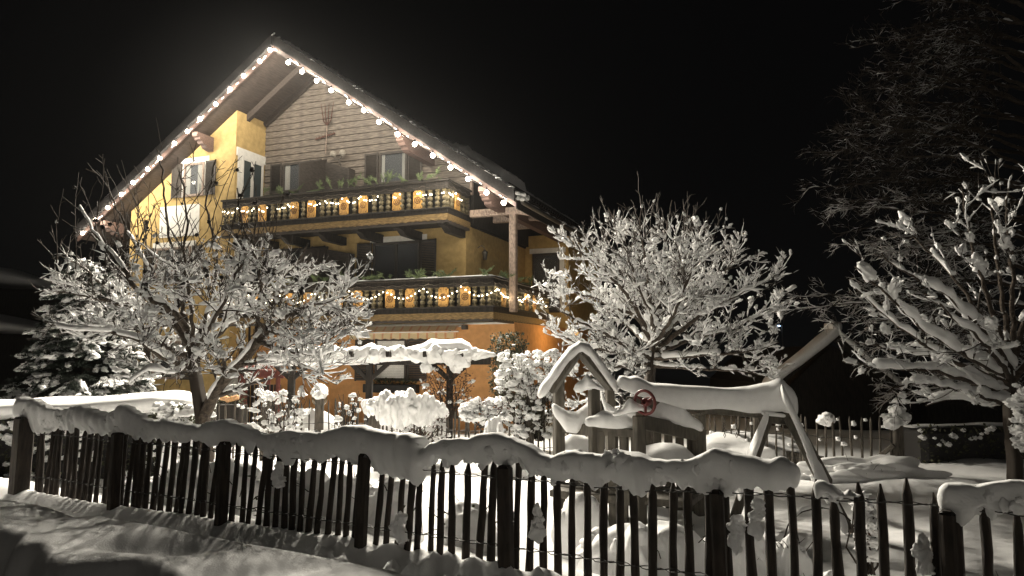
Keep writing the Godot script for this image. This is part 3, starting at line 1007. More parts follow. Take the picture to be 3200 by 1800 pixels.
func build_string_lights():
	var o := thing("string_lights", "string of large warm white bulbs hung along both gable edges of the roof", "string lights", house.position, house.rotation.y)
	var mb := MB.new()
	lump(mb, Vector3.ZERO, V(0.060, 0.064, 0.060), 3, 0.0, 1.0, 1.0)
	var bulb := mb.mesh(M.glow)
	mb = MB.new()
	mb.lathe(Vector3.ZERO, [[0.0, 0.05], [0.026, 0.05], [0.028, 0.10], [0.018, 0.13], [0.0, 0.13]], 8)
	var socket := mb.mesh(M.black)
	var pts := PackedVector3Array(); var rr := PackedFloat32Array()
	var at: Array[Vector3] = []
	for k in 29:
		var f := k / 28.0
		var u := lerpf(-12.25, 1.88, f) + rf(-0.04, 0.04)
		if k == 14: u = -5.3
		var p := V(u, 10.30 - 0.69 * absf(u + 5.3) + rf(-0.035, 0.025), 0.67 + rf(-0.01, 0.02))
		at.append(p)
	for k in at.size():
		var b := fast("bulb", bulb, o, Transform3D(Basis(), at[k]))
		fast("socket", socket, b)
		omni(b, Vector3.ZERO, BULB_E, 0.05)
		if at[k].x < -7.6 or at[k].x > 1.2: continue_cable(at, k, pts, rr); continue
		var sp := SpotLight3D.new()  # fill spot added inside the bulb to brighten the garden
		sp.name = "garden_fill_spot"
		sp.light_color = Color(1.0, 0.965, 0.895)
		sp.light_energy = GARDEN_FILL
		sp.light_size = 0.05
		sp.spot_range = 80.0
		sp.spot_attenuation = 2.0
		sp.spot_angle = 70.0
		sp.spot_angle_attenuation = 1.0
		sp.shadow_enabled = true
		sp.basis = Basis.looking_at(V(0.33, -0.60, 1.0).normalized())
		b.add_child(sp, true)
		continue_cable(at, k, pts, rr)
	mb = MB.new(); mb.tube(pts, rr, 5)
	part2("cable", mb, M.wire, o)
	# wet snow frozen on to the cable and the edge below the tiles
	mb = MB.new()
	for k in 70:
		var u := rf(-12.4, 2.0)
		lump(mb, V(u, 10.41 - 0.69 * absf(u + 5.3) + rf(-0.03, 0.02), 0.52), V(rf(0.03, 0.08), rf(0.010, 0.022), rf(0.012, 0.022)), 1, 0.5, 1.0, 0.8, Basis(Vector3(0, 0, 1), atan(0.69) * (1.0 if u < -5.3 else -1.0)), k)
	var s := part2("clinging_snow", mb, M.snow_lump, o)
	s.set_meta("kind", "stuff")

	var mist := FogVolume.new()  # mist volume added to spread a glow round the bulbs
	mist.name = "glow_mist"
	mist.shape = RenderingServer.FOG_VOLUME_SHAPE_ELLIPSOID
	mist.size = V(24, 15, 7)
	mist.position = house.transform * V(-5.2, 8.2, 0.4)
	mist.rotation = house.rotation
	var fm := FogMaterial.new()
	fm.density = 0.0005
	fm.albedo = Color(1, 1, 1)
	mist.material = fm
	tag(mist, "thin mist added for a glow round the lit gable", "mist")
	mist.set_meta("kind", "stuff")
	add_child(mist)
	garland("garland along the upper balcony rail, small cold white bulbs in bunches", 6.02, -7.4, 0.0, 1.4, 0.60, 0.11, true)
	garland("garland along the lower balcony rail, small warm bulbs in even loops", 3.44, -7.4, 1.3, 4.2, 1.12, 0.24, false)

func continue_cable(at: Array[Vector3], k: int, pts: PackedVector3Array, rr: PackedFloat32Array):
	if k + 1 < at.size():
		for j in 6:
			var t := j / 6.0
			pts.append(at[k].lerp(at[k + 1], t) + V(0, 0.10 - 0.05 * sin(t * PI) + rf(-0.012, 0.012), rf(-0.008, 0.008))); rr.append(0.009)

func garland(label: String, y: float, u0: float, u1: float, back: float, swag: float, sag: float, bunch: bool):
	var o := thing("light_garland", label, "fairy lights", house.position, house.rotation.y)
	var mb := MB.new()
	lump(mb, Vector3.ZERO, Vector3.ONE * 0.020, 1, 0.0, 1.0, 1.0)
	var tiny := mb.mesh(M.mini)
	var path: Array[Vector3] = []
	var L := (u1 - u0) + back
	var n := int(L / 0.060)
	var pts := PackedVector3Array(); var rr := PackedFloat32Array()
	var lit := 0
	for k in n:
		var s := (k + 0.5) / n * L
		var ph := fmod(s, swag) / swag
		var hang := sag * (1.0 - pow(2.0 * ph - 1.0, 2.0))
		var p := V(u0 + s, y - 0.03 - hang + rf(-0.02, 0.02), 0.035) if s < u1 - u0 else V(u1 + 0.035, y - 0.03 - hang + rf(-0.03, 0.03), -(s - (u1 - u0)))
		pts.append(p); rr.append(0.005)
		if bunch and nz.get_noise_1d(s * 70.0) < -0.12: continue
		if not bunch and k % 2 == 1: continue
		if bunch and k % 3 == 2: continue
		var q := p + V(rf(-0.01, 0.01), rf(-0.035, 0.0) * (1.6 if bunch else 0.6), rf(0.0, 0.02))
		var b := fast("bulb", tiny, o, Transform3D(Basis(), q))
		lit += 1
		if lit % 3 == 0: omni(b, Vector3.ZERO, MINI_E, 0.02, Color(1.0, 0.92, 0.76))
	mb = MB.new(); mb.tube(pts, rr, 4)
	part2("cable", mb, M.wire, o)

# a sprig of fir: a stem, side shoots and needles
func sprig_mesh(n: int, L: float, needle: float, m: Material) -> ArrayMesh:
	var mb := MB.new()
	var shoots := [[Vector3.ZERO, V(1, 0.1, 0), L]]
	for k in n:
		var f := rf(0.15, 0.8)
		var sd := 1.0 if k % 2 else -1.0
		shoots.append([V(L * f, 0.02, 0), V(1.0, rf(-0.1, 0.5), sd * rf(0.6, 1.1)).normalized(), L * rf(0.3, 0.6) * (1.1 - f)])
	for s in shoots:
		var p: Vector3 = s[0]; var d: Vector3 = s[1]; var ln: float = s[2]
		mb.tube(PackedVector3Array([p, p + d * ln]), PackedFloat32Array([0.006, 0.003]), 3)
		var cnt := int(ln / 0.011)
		for k in cnt:
			var q := p + d * ln * (k + 0.5) / cnt
			var out := (rv() - d * 0.2).normalized()
			var dir := (d * 0.7 + out).normalized()
			var sidev := dir.cross(out + V(0.1, 0.3, 0.2)).normalized() * needle * 0.12
			mb.tri(q - sidev, q + sidev, q + dir * needle, dir.cross(sidev).normalized())
	return mb.mesh(m)

func build_house_things():
	# fir greenery laid on the two rails
	var sm: Array[ArrayMesh] = []
	for k in 4: sm.append(sprig_mesh(8, 0.46, 0.062, M.fir))
	for q in [["fir branches laid along the upper balcony rail under the gable windows", 6.27, -7.2, -0.1, 26], ["fir branches laid along the snow dusted lower balcony rail", 3.66, -6.9, 1.25, 40]]:
		var o := thing("fir_branches", q[0], "greenery", house.position, house.rotation.y)
		for k in q[4]:
			var u: float = lerpf(q[2], q[3], pow(rf(0, 1), 0.7))
			var sc := rf(0.5, 1.0)
			fast("sprig", sm[k % 4], o, Transform3D(Basis.from_euler(V(rf(-0.4, 0.4), rf(-3.1, 3.1), rf(-0.05, 0.7))) * Basis.from_scale(Vector3.ONE * sc), V(u, q[1] + 0.03, rf(-0.14, 0.04))))
		if q[1] < 5.0:
			for k in 14:
				fast("sprig", sm[k % 4], o, Transform3D(Basis.from_euler(V(rf(-0.4, 0.4), rf(-3.1, 3.1), rf(0.0, 0.7))) * Basis.from_scale(Vector3.ONE * rf(0.5, 0.9)), V(1.3 + rf(-0.1, 0.06), q[1] + 0.03, rf(-3.4, -0.1))))
		else:
			for p in [[-3.1, 0.9], [-2.85, 1.0], [-1.9, 1.0], [-0.45, 0.9], [-4.9, 0.8], [-3.4, 0.8], [-2.0, 1.0]]:
				fast("sprig", sm[rng.randi() % 4], o, Transform3D(Basis.from_euler(V(rf(-0.3, 0.3), rf(-0.6, 0.6), rf(0.4, 1.2))) * Basis.from_scale(Vector3.ONE * p[1]), V(p[0], q[1] + 0.03, rf(-0.1, 0.02))))
	# thin snow on the lower rail
	var rs := MB.new()
	bolster(rs, [V(-4.5, 3.665, -0.08), V(-1.0, 3.665, -0.08), V(1.2, 3.665, -0.08)], [0.08, 0.09, 0.1], [0.02, 0.035, 0.035], [0.005, 0.005, 0.005], 0.02, 5.0, 0.9, 8, 0.08)
	bolster(rs, [V(1.22, 3.665, -0.2), V(1.22, 3.665, -2.6)], [0.1, 0.06], [0.04, 0.02], [0.005, 0.005], 0.02, 5.0, 0.9, 8, 0.08)
	part2("rail_snow", rs, M.snow, house)
	# old hay fork and rake hung on the gable
	var f := thing("hay_fork", "old long handled hay fork hung upright on the gable boards", "fork", house.position, house.rotation.y)
	var b := MB.new()
	b.tube(PackedVector3Array([V(-4.90, 7.83, -1.52), V(-4.87, 8.75, -1.52)]), PackedFloat32Array([0.018, 0.016]), 6)
	part2("handle", b, M.pale_wood, f)
	for k in 4:
		var x: float = [-0.17, -0.06, 0.06, 0.19][k]
		b = MB.new()
		b.tube(PackedVector3Array([V(-4.87, 8.72, -1.52), V(-4.87 + x * 0.75, 8.86, -1.51), V(-4.87 + x * 0.95, 9.1, -1.5), V(-4.87 + x * 1.3, 9.42, -1.49)]), PackedFloat32Array([0.016, 0.017, 0.014, 0.006]), 6)
		part2("tine", b, M.rust, f)
	var r := thing("hay_rake", "reddish wooden rake head fixed crosswise behind the hay fork handle", "rake", house.position, house.rotation.y)
	b = MB.new(); b.beam(V(-5.30, 8.33, -1.54), V(-4.58, 8.45, -1.54), 0.03, 0.05, 0.006)
	part2("rake_head", b, M.rust, r)
	for k in 7:
		b = MB.new()
		var p := V(-5.25, 8.36, -1.535).lerp(V(-4.63, 8.47, -1.535), k / 6.0)
		b.tube(PackedVector3Array([p, p + V(-0.01, 0.07, 0.03)]), PackedFloat32Array([0.008, 0.005]), 5)
		part2("tooth", b, M.rust, r)

# ---------- front fence ----------
const PROFILE := [[-5.703, -8.708, 1.126, 0.767], [-5.428, -8.548, 1.094, 0.768], [-5.174, -8.401, 1.041, 0.813], [-4.932, -8.261, 1.016, 0.834], [-4.670, -8.108, 1.043, 0.810], [-4.445, -7.978, 1.027, 0.802], [-4.245, -7.862, 1.002, 0.830], [-4.082, -7.768, 1.091, 0.823], [-3.978, -7.707, 1.120, 0.830], [-3.819, -7.615, 1.077, 0.799], [-3.644, -7.514, 1.005, 0.762], [-3.451, -7.402, 0.983, 0.790], [-3.238, -7.278, 0.978, 0.788], [-3.032, -7.159, 0.966, 0.787], [-2.921, -7.094, 0.942, 0.835], [-2.787, -7.016, 1.015, 0.818], [-2.636, -6.929, 1.059, 0.806], [-2.503, -6.852, 1.029, 0.850], [-2.364, -6.771, 0.986, 0.795], [-2.208, -6.680, 0.966, 0.771], [-2.056, -6.592, 0.968, 0.734], [-1.888, -6.495, 0.984, 0.730], [-1.725, -6.400, 0.999, 0.726], [-1.597, -6.326, 0.973, 0.743], [-1.481, -6.259, 1.006, 0.729], [-1.337, -6.175, 1.033, 0.719], [-1.218, -6.107, 1.046, 0.766], [-1.116, -6.047, 1.026, 0.756], [-1.009, -5.985, 0.995, 0.721], [-0.887, -5.915, 0.989, 0.707], [-0.785, -5.855, 0.989, 0.664], [-0.715, -5.814, 0.963, 0.650], [-0.667, -5.787, 0.885, 0.720], [-0.603, -5.750, 0.940, 0.779], [-0.475, -5.676, 0.987, 0.778], [-0.320, -5.585, 0.994, 0.802], [-0.214, -5.524, 1.030, 0.823], [-0.095, -5.455, 1.051, 0.855], [0.006, -5.397, 1.043, 0.849], [0.119, -5.331, 1.005, 0.789], [0.228, -5.267, 0.941, 0.758], [0.296, -5.228, 0.908, 0.756], [0.362, -5.190, 0.940, 0.794], [0.466, -5.129, 0.937, 0.782], [0.556, -5.078, 0.928, 0.770], [0.631, -5.034, 0.928, 0.751], [0.705, -4.991, 0.965, 0.758], [0.813, -4.928, 0.973, 0.758], [0.907, -4.874, 0.960, 0.762], [0.999, -4.821, 0.947, 0.772], [1.089, -4.769, 0.959, 0.761], [1.177, -4.717, 0.985, 0.784], [1.254, -4.673, 1.035, 0.811], [1.327, -4.630, 1.021, 0.838], [1.399, -4.588, 0.992, 0.849], [1.480, -4.541, 0.975, 0.848], [1.550, -4.501, 0.971, 0.831], [1.606, -4.469, 0.999, 0.837], [1.644, -4.446, 0.979, 0.850]]
const PROFILE_B := [[1.800, -4.356, 0.906, 0.775], [1.837, -4.335, 0.891, 0.770], [1.877, -4.311, 0.859, 0.779], [1.918, -4.287, 0.855, 0.797]]
const PROFILE_C := [[2.339, -4.043, 0.937, 0.763], [2.393, -4.012, 0.940, 0.757], [2.447, -3.981, 0.924, 0.748], [2.516, -3.941, 0.943, 0.752], [2.577, -3.905, 0.961, 0.768], [2.630, -3.875, 0.966, 0.758], [2.722, -3.821, 0.971, 0.752], [2.860, -3.741, 0.954, 0.731], [3.020, -3.648, 0.977, 0.706]]

func fz(x: float) -> float: return -5.4 + 0.58 * x

func stake(p: Vector3, top: float, r: float, lean: Vector2, bottom := -0.25, sides := 7) -> MB:
	var mb := MB.new()
	var pts := PackedVector3Array(); var rr := PackedFloat32Array()
	var n := 6
	for k in n + 2:
		var f := minf(k / float(n), 1.0)
		var y := lerpf(p.y + bottom, top - 0.09, f) if k <= n else top
		var w := (y - p.y)
		pts.append(V(p.x + lean.x * w + rf(-0.004, 0.004), y, p.z + lean.y * w + rf(-0.004, 0.004)))
		rr.append(r * rf(0.86, 1.1) * (1.0 - 0.12 * f) if k <= n else r * 0.18)
	mb.tube(pts, rr, sides)
	return mb

# snow draped over the stakes: fluted where they stand under it, ragged along its lower edge
func drape(mb: MB, path: Array, w: Array, up: Array, down: Array):
	var rows := []
	var ring := 34
	var side := V(0.58, 0, -1.0).normalized()
	var st := []
	for k in path.size() - 1:
		var N := maxi(1, int(path[k].distance_to(path[k + 1]) / 0.014))
		for j in N:
			var t := float(j) / N
			var s := t * t * (3.0 - 2.0 * t)
			st.append([path[k].lerp(path[k + 1], t), lerpf(w[k], w[k + 1], s), lerpf(up[k], up[k + 1], s), lerpf(down[k], down[k + 1], s)])
	st.append([path[-1], w[-1], up[-1], down[-1]])
	var n := st.size()
	for k in range(-5, n + 5):
		var q: Array = st[clampi(k, 0, n - 1)]
		var c: Vector3 = q[0]
		var sc := 1.0
		if k < 0 or k >= n:
			var t := float(-k if k < 0 else k - n + 1) / 5.0
			sc = sqrt(maxf(0.0, 1.0 - t * t)) + 0.001
			c += V(1, 0, 0.58) * (-0.05 if k < 0 else 0.05) * t
		var x := c.x
		var left := smoothstep(-1.5, -4.0, x)
		var flute := sin(x * TAU / 0.108 + 7.0 * nz.get_noise_1d(x * 60.0)) * 0.45 * clampf(0.35 + 1.3 * nf.get_noise_1d(x * 50.0 + 20.0), -0.2, 1.0)
		var rag := nf.get_noise_1d(x * 190.0) * 0.075 + nz.get_noise_1d(x * 75.0) * 0.05 + nf.get_noise_1d(x * 520.0) * 0.05
		var U: float = q[2] + (0.012 + 0.012 * left) * flute * (0.35 + 0.65 * left) + 0.05 * nz.get_noise_1d(x * 44.0 + 300.0) + 0.02 * nf.get_noise_1d(x * 160.0)
		var D: float = q[3] - 0.005 + rag + 0.012 * flute
		var W: float = q[1] * (1.0 + (0.14 + 0.14 * left) * flute) * (1.0 + 0.5 * nz.get_noise_1d(x * 24.0 + 77.0))
		var row := PackedVector3Array()
		for r in ring:
			var a := TAU * r / ring
			var ca := cos(a); var sa := sin(a)
			var yy := signf(sa) * pow(absf(sa), 0.72) * (U if sa > 0 else D)
			# fuller above, thin at the skirt
			var ww := W * (1.0 if sa > 0 else lerpf(1.0, 0.42, -sa)) * signf(ca) * pow(absf(ca), 0.46)
			var p := c + side * ww * sc + Vector3.UP * yy * sc
			var g := 0.034 * nz.get_noise_3d(p.x * 42.0, p.y * 42.0, p.z * 42.0) + 0.024 * nf.get_noise_3d(p.x * 120.0, p.y * 70.0, p.z * 120.0) + 0.011 * nf.get_noise_3d(p.x * 330.0, p.y * 330.0, p.z * 330.0)
			p += (side * ca + Vector3.UP * sa * 0.6) * g * sc
			row.append(p)
		rows.append(row)
		if k > 1 and k < n - 2 and k % 4 == 0:
			for j in 2:
				var r := rf(0.014, 0.036)
				var up_or_down := rf(-0.95, 0.9)
				var yy := up_or_down * (U if up_or_down > 0 else D)
				var fw := W * pow(maxf(0.0, 1.0 - up_or_down * up_or_down), 0.4) * (1.0 if yy > 0 else 0.6)
				lump(mb, c - side * (fw - r * 0.35) * (1.0 if j == 0 or yy < 0 else rf(-1, 1)) + Vector3.UP * (yy - (r * 0.5 if yy > 0 else -r * 0.1)), V(r * rf(0.9, 1.7), r * rf(0.8, 1.7), r * rf(0.4, 0.7)), 2, 0.35, 0.8, 1.0, Basis(), x * 9.0 + j)
	mb.grid(rows, true)

func build_front_fence():
	var o := thing("picket_fence", "long dark picket fence in the foreground capped with a thick drape of snow", "fence")
	var dir := V(1, 0, 0.58).normalized()
	var nrm := V(dir.z, 0, -dir.x)
	# posts
	for x in [-5.55, -4.0, -2.59, -1.16, -0.01, 1.29, 2.33, 3.3]:
		var b := MB.new()
		var big: float = 0.17 if x < -5.5 else rf(0.088, 0.104) if x < 0.5 else 0.080
		var top := 0.93 if x < -5.5 else (0.84 if x < 0.0 else 0.80)
		var lean := Vector2(rf(-0.02, 0.05), rf(-0.03, 0.03)) if x < 1.0 else Vector2(rf(-0.03, 0.0), 0)
		var p := V(x, 0, fz(x)) - nrm * 0.07
		var bs := Basis(Vector3.UP, -atan(0.58)) * Basis(Vector3(0, 0, 1), -lean.x)
		b.box(p + V(0, top * 0.5 - 0.15, 0), V(big, top + 0.3, big), bs, 0.02)
		part2("post", b, M.stake, o)
	# pickets
	var x := -5.42
	while x < 3.75:
		var h := 0.90
		for prof in [PROFILE, PROFILE_B, PROFILE_C]:
			for k in prof.size() - 1:
				if x >= prof[k][0] and x < prof[k + 1][0]:
					var t: float = (x - prof[k][0]) / (prof[k + 1][0] - prof[k][0])
					var a: float = lerpf(prof[k][2], prof[k + 1][2], t)
					var b: float = lerpf(prof[k][3], prof[k + 1][3], t)
					h = lerpf(b, a, rf(0.15, 0.72))
		if h == 0.90: h = rf(0.87, 0.94)
		var right := smoothstep(-1.0, 1.5, x)
		var lean := Vector2(lerpf(rf(0.0, 0.09), rf(-0.03, 0.015), right), rf(-0.04, 0.04))
		var mb := stake(V(x, 0.0, fz(x)) + nrm * rf(0.015, 0.055), h, lerpf(rf(0.025, 0.034), rf(0.028, 0.035), right), lean)
		part2("picket", mb, M.stake, o)
		x += lerpf(rf(0.086, 0.098), rf(0.100, 0.112), right)
	# twisted wires
	for hh in [0.74, 0.26]:
		var mb := MB.new()
		for s in [-1.0, 1.0]:
			var pts := PackedVector3Array(); var rr := PackedFloat32Array()
			for k in 300:
				var xx := -5.5 + 9.3 * k / 299.0
				pts.append(V(xx, hh + (0.06 * smoothstep(0.5, 2.2, xx) if hh > 0.5 else 0.0) + 0.015 * nz.get_noise_1d(xx * 40.0) + s * 0.004, fz(xx)) + nrm * s * 0.034 * cos(k * 1.35)); rr.append(0.0035)
			mb.tube(pts, rr, 4)
		part2("wire", mb, M.wire, o)
	# the drapes of snow
	for prof in [PROFILE, PROFILE_B, PROFILE_C]:
		var mb := MB.new()
		var P := []; var W := []; var U := []; var D := []
		for q in prof:
			var mid: float = lerpf(q[3], q[2], 0.55)
			P.append(V(q[0], mid, q[1]) - nrm * 0.0); U.append(q[2] - mid); D.append(mid - q[3] + rf(-0.015, 0.02))
			W.append(0.068 + 0.14 * clampf(q[2] - q[3] - 0.17, 0.0, 0.3))
		drape(mb, P, W, U, D)
		part2("snow_cap", mb, M.snow, o)
	# smaller clumps caught between the stakes
	for q in [V(-0.046, 0.467, -5.426), V(0.186, 0.468, -5.292), V(1.357, 0.531, -4.613), V(1.472, 0.651, -4.546), V(-2.042, 0.581, -6.584), V(-0.859, 0.278, -5.898), V(2.217, 0.531, -4.114)]:
		var mb := MB.new()
		var s := rf(0.55, 0.95)
		for k in 5:
			lump(mb, q + V(rf(-0.04, 0.04), (k - 2) * 0.05, rf(-0.02, 0.02)) * s, V(rf(0.03, 0.07), rf(0.04, 0.085), rf(0.025, 0.04)) * s, 3, 0.5, 0.6, 1.0, Basis(), q.x * 7.0 + k)
		part2("snow_clump", mb, M.snow, o)

# ---------- fences at the back of the garden ----------
func fence_line(label: String, a: Vector3, b: Vector3, top_a: float, top_b: float, gap: float, posts: Array, called := "garden_fence") -> Node3D:
	var o := thing(called, label, "fence")
	var L := a.distance_to(b)
	var n := int(L / gap)
	for k in n + 1:
		var f := k / float(n)
		var p := a.lerp(b, f)
		p.y = -0.4
		part2("picket", stake(p + V(0, 0, 0), lerpf(top_a, top_b, f) + rf(-0.05, 0.05), rf(0.017, 0.026), Vector2(rf(-0.04, 0.04), rf(-0.03, 0.03)), -0.1, 6), M.stake_grey, o)
	for f in posts:
		var p := a.lerp(b, f)
		var tp := lerpf(top_a, top_b, f) + 0.04
		var mb := MB.new()
		mb.box(V(p.x, tp * 0.5 - 0.25, p.z - 0.05), V(0.15, tp + 0.5, 0.15), Basis(), 0.02)
		part2("post", mb, M.stake_grey, o)
		mb = MB.new()
		lump(mb, V(p.x, tp + 0.04, p.z - 0.05), V(0.13, 0.13, 0.13), 3, 0.25, 0.8, 0.45, Basis(), p.x)
		part2("snow_cap", mb, M.snow, o)
	for hh in [0.15, 0.62]:
		var mb := MB.new()
		var pts := PackedVector3Array(); var rr := PackedFloat32Array()
		for k in 30:
			var f := k / 29.0
			var p := a.lerp(b, f)
			pts.append(V(p.x, lerpf(-0.33, lerpf(top_a, top_b, f), hh) + 0.02 * rf(-1, 1), p.z + 0.025)); rr.append(0.006)
		mb.tube(pts, rr, 4)
		part2("wire", mb, M.wire, o)
	var xf := []
	for k in int(L * 5):
		var f := rf(0, 1)
		var p := a.lerp(b, f)
		var s := rf(0.02, 0.05)
		xf.append(Transform3D(Basis.from_scale(V(s * rf(0.8, 1.4), s, s)), V(p.x, lerpf(top_a, top_b, f) * rf(0.0, 1.0) - 0.02, p.z + 0.02)))
	scatter("clinging_snow", lumps[1], M.snow_lump, xf, o)
	return o

func build_back_fences():
	fence_line("grey paling fence before the red porch, with snow capped posts", V(-5.909, 0.262, -14.500), V(-2.680, 0.355, -14.300), 0.74, 0.80, 0.13, [0.02, 0.36, 0.68])
	var f := fence_line("paling fence bearing a long bulging roll of snow below the pergola", V(-2.571, 0.452, -13.600), V(-0.280, 0.427, -13.900), 0.66, 0.60, 0.10, [0.04])
	var mb := MB.new()
	bolster(mb, [V(-2.627, 0.752, -13.600), V(-2.377, 0.737, -13.620), V(-2.090, 0.721, -13.640), V(-1.867, 0.738, -13.600), V(-1.650, 0.752, -13.600), V(-1.468, 0.695, -13.600), V(-1.273, 0.638, -13.600)], [0.15, 0.18, 0.22, 0.26, 0.26, 0.24, 0.16], [0.12, 0.13, 0.15, 0.19, 0.18, 0.16, 0.12], [0.10, 0.13, 0.16, 0.18, 0.26, 0.24, 0.14], 0.10, 1.3, 0.75, 26, 0.025)
	for k in 15:
		var t := k / 14.0
		var p: Vector3 = (V(-2.567, 0.751, -13.400)).lerp(V(-1.268, 0.666, -13.400), t)
		var r := 0.10 + 0.12 * sin(t * PI)
		lump(mb, p + V(rf(-0.03, 0.03), rf(-0.09, 0.02) + 0.06 * sin(t * PI), rf(-0.04, 0.04)), V(r * rf(0.6, 0.9), r * rf(0.9, 1.35), r * rf(0.8, 1.1)), 3, 0.35, 0.7, 1.2, Basis(), k)
	part2("snow_roll", mb, M.snow, f)
	fence_line("tall weathered paling fence between the pergola and the play tower", V(-0.411, 0.291, -14.600), V(2.136, 0.273, -14.800), 0.80, 0.86, 0.115, [0.3])
	var g := fence_line("paling fence behind the swing ending at a snow capped corner post", V(3.366, 0.139, -15.400), V(6.400, 0.294, -12.400), 0.46, 0.60, 0.15, [0.42, 1.0], "corner_fence")
	for q in [[V(5.580, 0.505, -13.300), 0.15], [V(6.275, 0.545, -12.350), 0.15], [V(6.468, 0.592, -12.400), 0.13]]:
		var p: Vector3 = q[0]
		mb = MB.new()
		lump(mb, p, V(q[1], q[1] * 0.9, q[1]), 3, 0.25, 0.7, 0.8, Basis(), p.x)
		part2("snow_clump", mb, M.snow, g)
	mb = MB.new()
	mb.beam(V(5.971, -0.241, -12.750), V(6.315, 0.164, -12.400), 0.07, 0.07)
	part2("strut", mb, M.stake_grey, g)

# ---------- play tower with swing beam ----------
func build_play_tower():
	var o := thing("play_tower", "small wooden play tower with a gabled frame, red wheel and snowy swing beam", "playset")
	var m: Material = M.play_wood
	var b := MB.new()
	var g := -0.5
	for q in [[V(0.606, 1.344, -9.700), 0.13], [V(0.999, 1.225, -9.100), 0.12], [V(1.347, 1.328, -10.300), 0.11], [V(1.475, 0.930, -8.700), 0.12], [V(2.393, 0.880, -9.600), 0.14]]:
		var p: Vector3 = q[0]
		b = MB.new(); b.box(V(p.x, (p.y + g) * 0.5, p.z), V(q[1], p.y - g, q[1]), Basis(Vector3.UP, 0.3), 0.012)
		part2("post", b, m, o)
	for q in [[V(0.847, 1.681, -9.300), V(0.501, 1.178, -9.400)], [V(0.845, 1.681, -9.280), V(1.243, 1.212, -9.400)], [V(0.920, 1.688, -10.100), V(0.610, 1.277, -10.200)]]:
		b = MB.new(); b.beam(q[0], q[1], 0.22, 0.07, 0.008)
		part2("roof_board", b, m, o)
	var sn := MB.new()
	bolster(sn, [V(0.429, 1.264, -9.350), V(0.549, 1.378, -9.350), V(0.710, 1.577, -9.350), V(0.847, 1.691, -9.350), V(0.961, 1.636, -9.350), V(1.119, 1.452, -9.350), V(1.247, 1.294, -9.350)], [0.18, 0.22, 0.21, 0.19, 0.19, 0.19, 0.16], [0.10, 0.16, 0.15, 0.12, 0.14, 0.13, 0.10], [0.14, 0.08, 0.04, 0.03, 0.04, 0.06, 0.08], 0.045, 1.5, 0.8, 22, 0.03)
	part2("roof_snow", sn, M.snow, o)
	# rails
	for q in [[V(0.638, 0.705, -9.700), V(0.975, 0.722, -9.100), 0.14], [V(1.021, 0.715, -9.080), V(1.475, 0.724, -8.750), 0.10], [V(1.533, 0.852, -8.750), V(2.337, 0.639, -9.500), 0.17], [V(1.338, 0.739, -10.200), V(2.404, 0.730, -9.700), 0.12]]:
		b = MB.new(); b.beam(q[0], q[1], 0.05, q[2], 0.008)
		part2("rail", b, m, o)
	# wall boards
	var i0: Vector3 = V(1.069, 0.462, -9.020); var i1: Vector3 = V(1.439, 0.492, -8.780)
	for k in 4:
		var p := i0.lerp(i1, k / 3.0)
		b = MB.new(); b.box(V(p.x, 0.12, p.z), V(0.10, 1.2, 0.03), Basis(Vector3.UP, -0.55), 0.006)
		part2("wall_board", b, m, o)
	i0 = V(1.376, 0.536, -10.100); i1 = V(2.313, 0.578, -9.700)
	for k in 8:
		var p := i0.lerp(i1, k / 7.0)
		b = MB.new(); b.box(V(p.x, 0.18, p.z), V(0.11, 1.1, 0.03), Basis(Vector3.UP, 0.2), 0.006)
		part2("wall_board", b, m, o)
	i0 = V(0.675, 0.583, -9.650); i1 = V(0.926, 0.631, -9.200)
	# lower floor
	b = MB.new(); b.box((V(1.414, -0.037, -9.200)), V(1.7, 0.08, 0.9), Basis(Vector3.UP, -0.45), 0.01)
	part2("platform", b, m, o)
	b = MB.new(); b.beam(V(0.560, -0.066, -9.500), V(1.427, -0.015, -8.700), 0.08, 0.16, 0.01)
	part2("floor_beam", b, m, o)
	# snow on rails, posts and inside
	for q in [
		[[V(0.570, 0.905, -9.400), V(0.684, 0.797, -9.400), V(0.808, 0.797, -9.400), V(0.949, 0.881, -9.400), V(1.000, 0.965, -9.400)], [0.09, 0.14, 0.15, 0.12, 0.08], [0.07, 0.09, 0.08, 0.09, 0.08], [0.06, 0.09, 0.10, 0.07, 0.06]],
		[[V(0.951, 0.854, -8.950), V(1.103, 0.863, -8.950), V(1.293, 0.845, -8.950), V(1.506, 0.807, -8.950)], [0.08, 0.14, 0.15, 0.12], [0.04, 0.08, 0.08, 0.05], [0.06, 0.08, 0.08, 0.05]],
		[[V(1.202, 1.051, -9.900), V(1.243, 0.931, -9.900), V(1.378, 0.842, -9.900), V(1.536, 0.858, -9.900)], [0.07, 0.10, 0.12, 0.1], [0.05, 0.07, 0.06, 0.05], [0.05, 0.05, 0.05, 0.05]],
		[[V(1.274, 0.962, -8.750), V(1.382, 0.999, -8.750), V(1.507, 0.981, -8.750)], [0.10, 0.15, 0.12], [0.05, 0.10, 0.07], [0.04, 0.05, 0.03]],
		[[V(1.671, 0.837, -9.150), V(1.833, 0.924, -9.150), V(2.052, 0.900, -9.150), V(2.253, 0.789, -9.150)], [0.08, 0.13, 0.14, 0.09], [0.07, 0.11, 0.11, 0.06], [0.05, 0.08, 0.10, 0.06]],
		[[V(2.216, 0.966, -9.600), V(2.319, 0.981, -9.600), V(2.440, 0.941, -9.600)], [0.10, 0.14, 0.10], [0.06, 0.09, 0.05], [0.05, 0.05, 0.02]],
		[[V(0.844, 1.254, -9.100), V(0.922, 1.283, -9.100), V(1.014, 1.244, -9.100)], [0.09, 0.13, 0.09], [0.05, 0.08, 0.04], [0.05, 0.05, 0.02]],
		[[V(1.486, 0.806, -8.750), V(1.503, 0.701, -8.750)], [0.06, 0.05], [0.05, 0.04], [0.04, 0.06]]]:
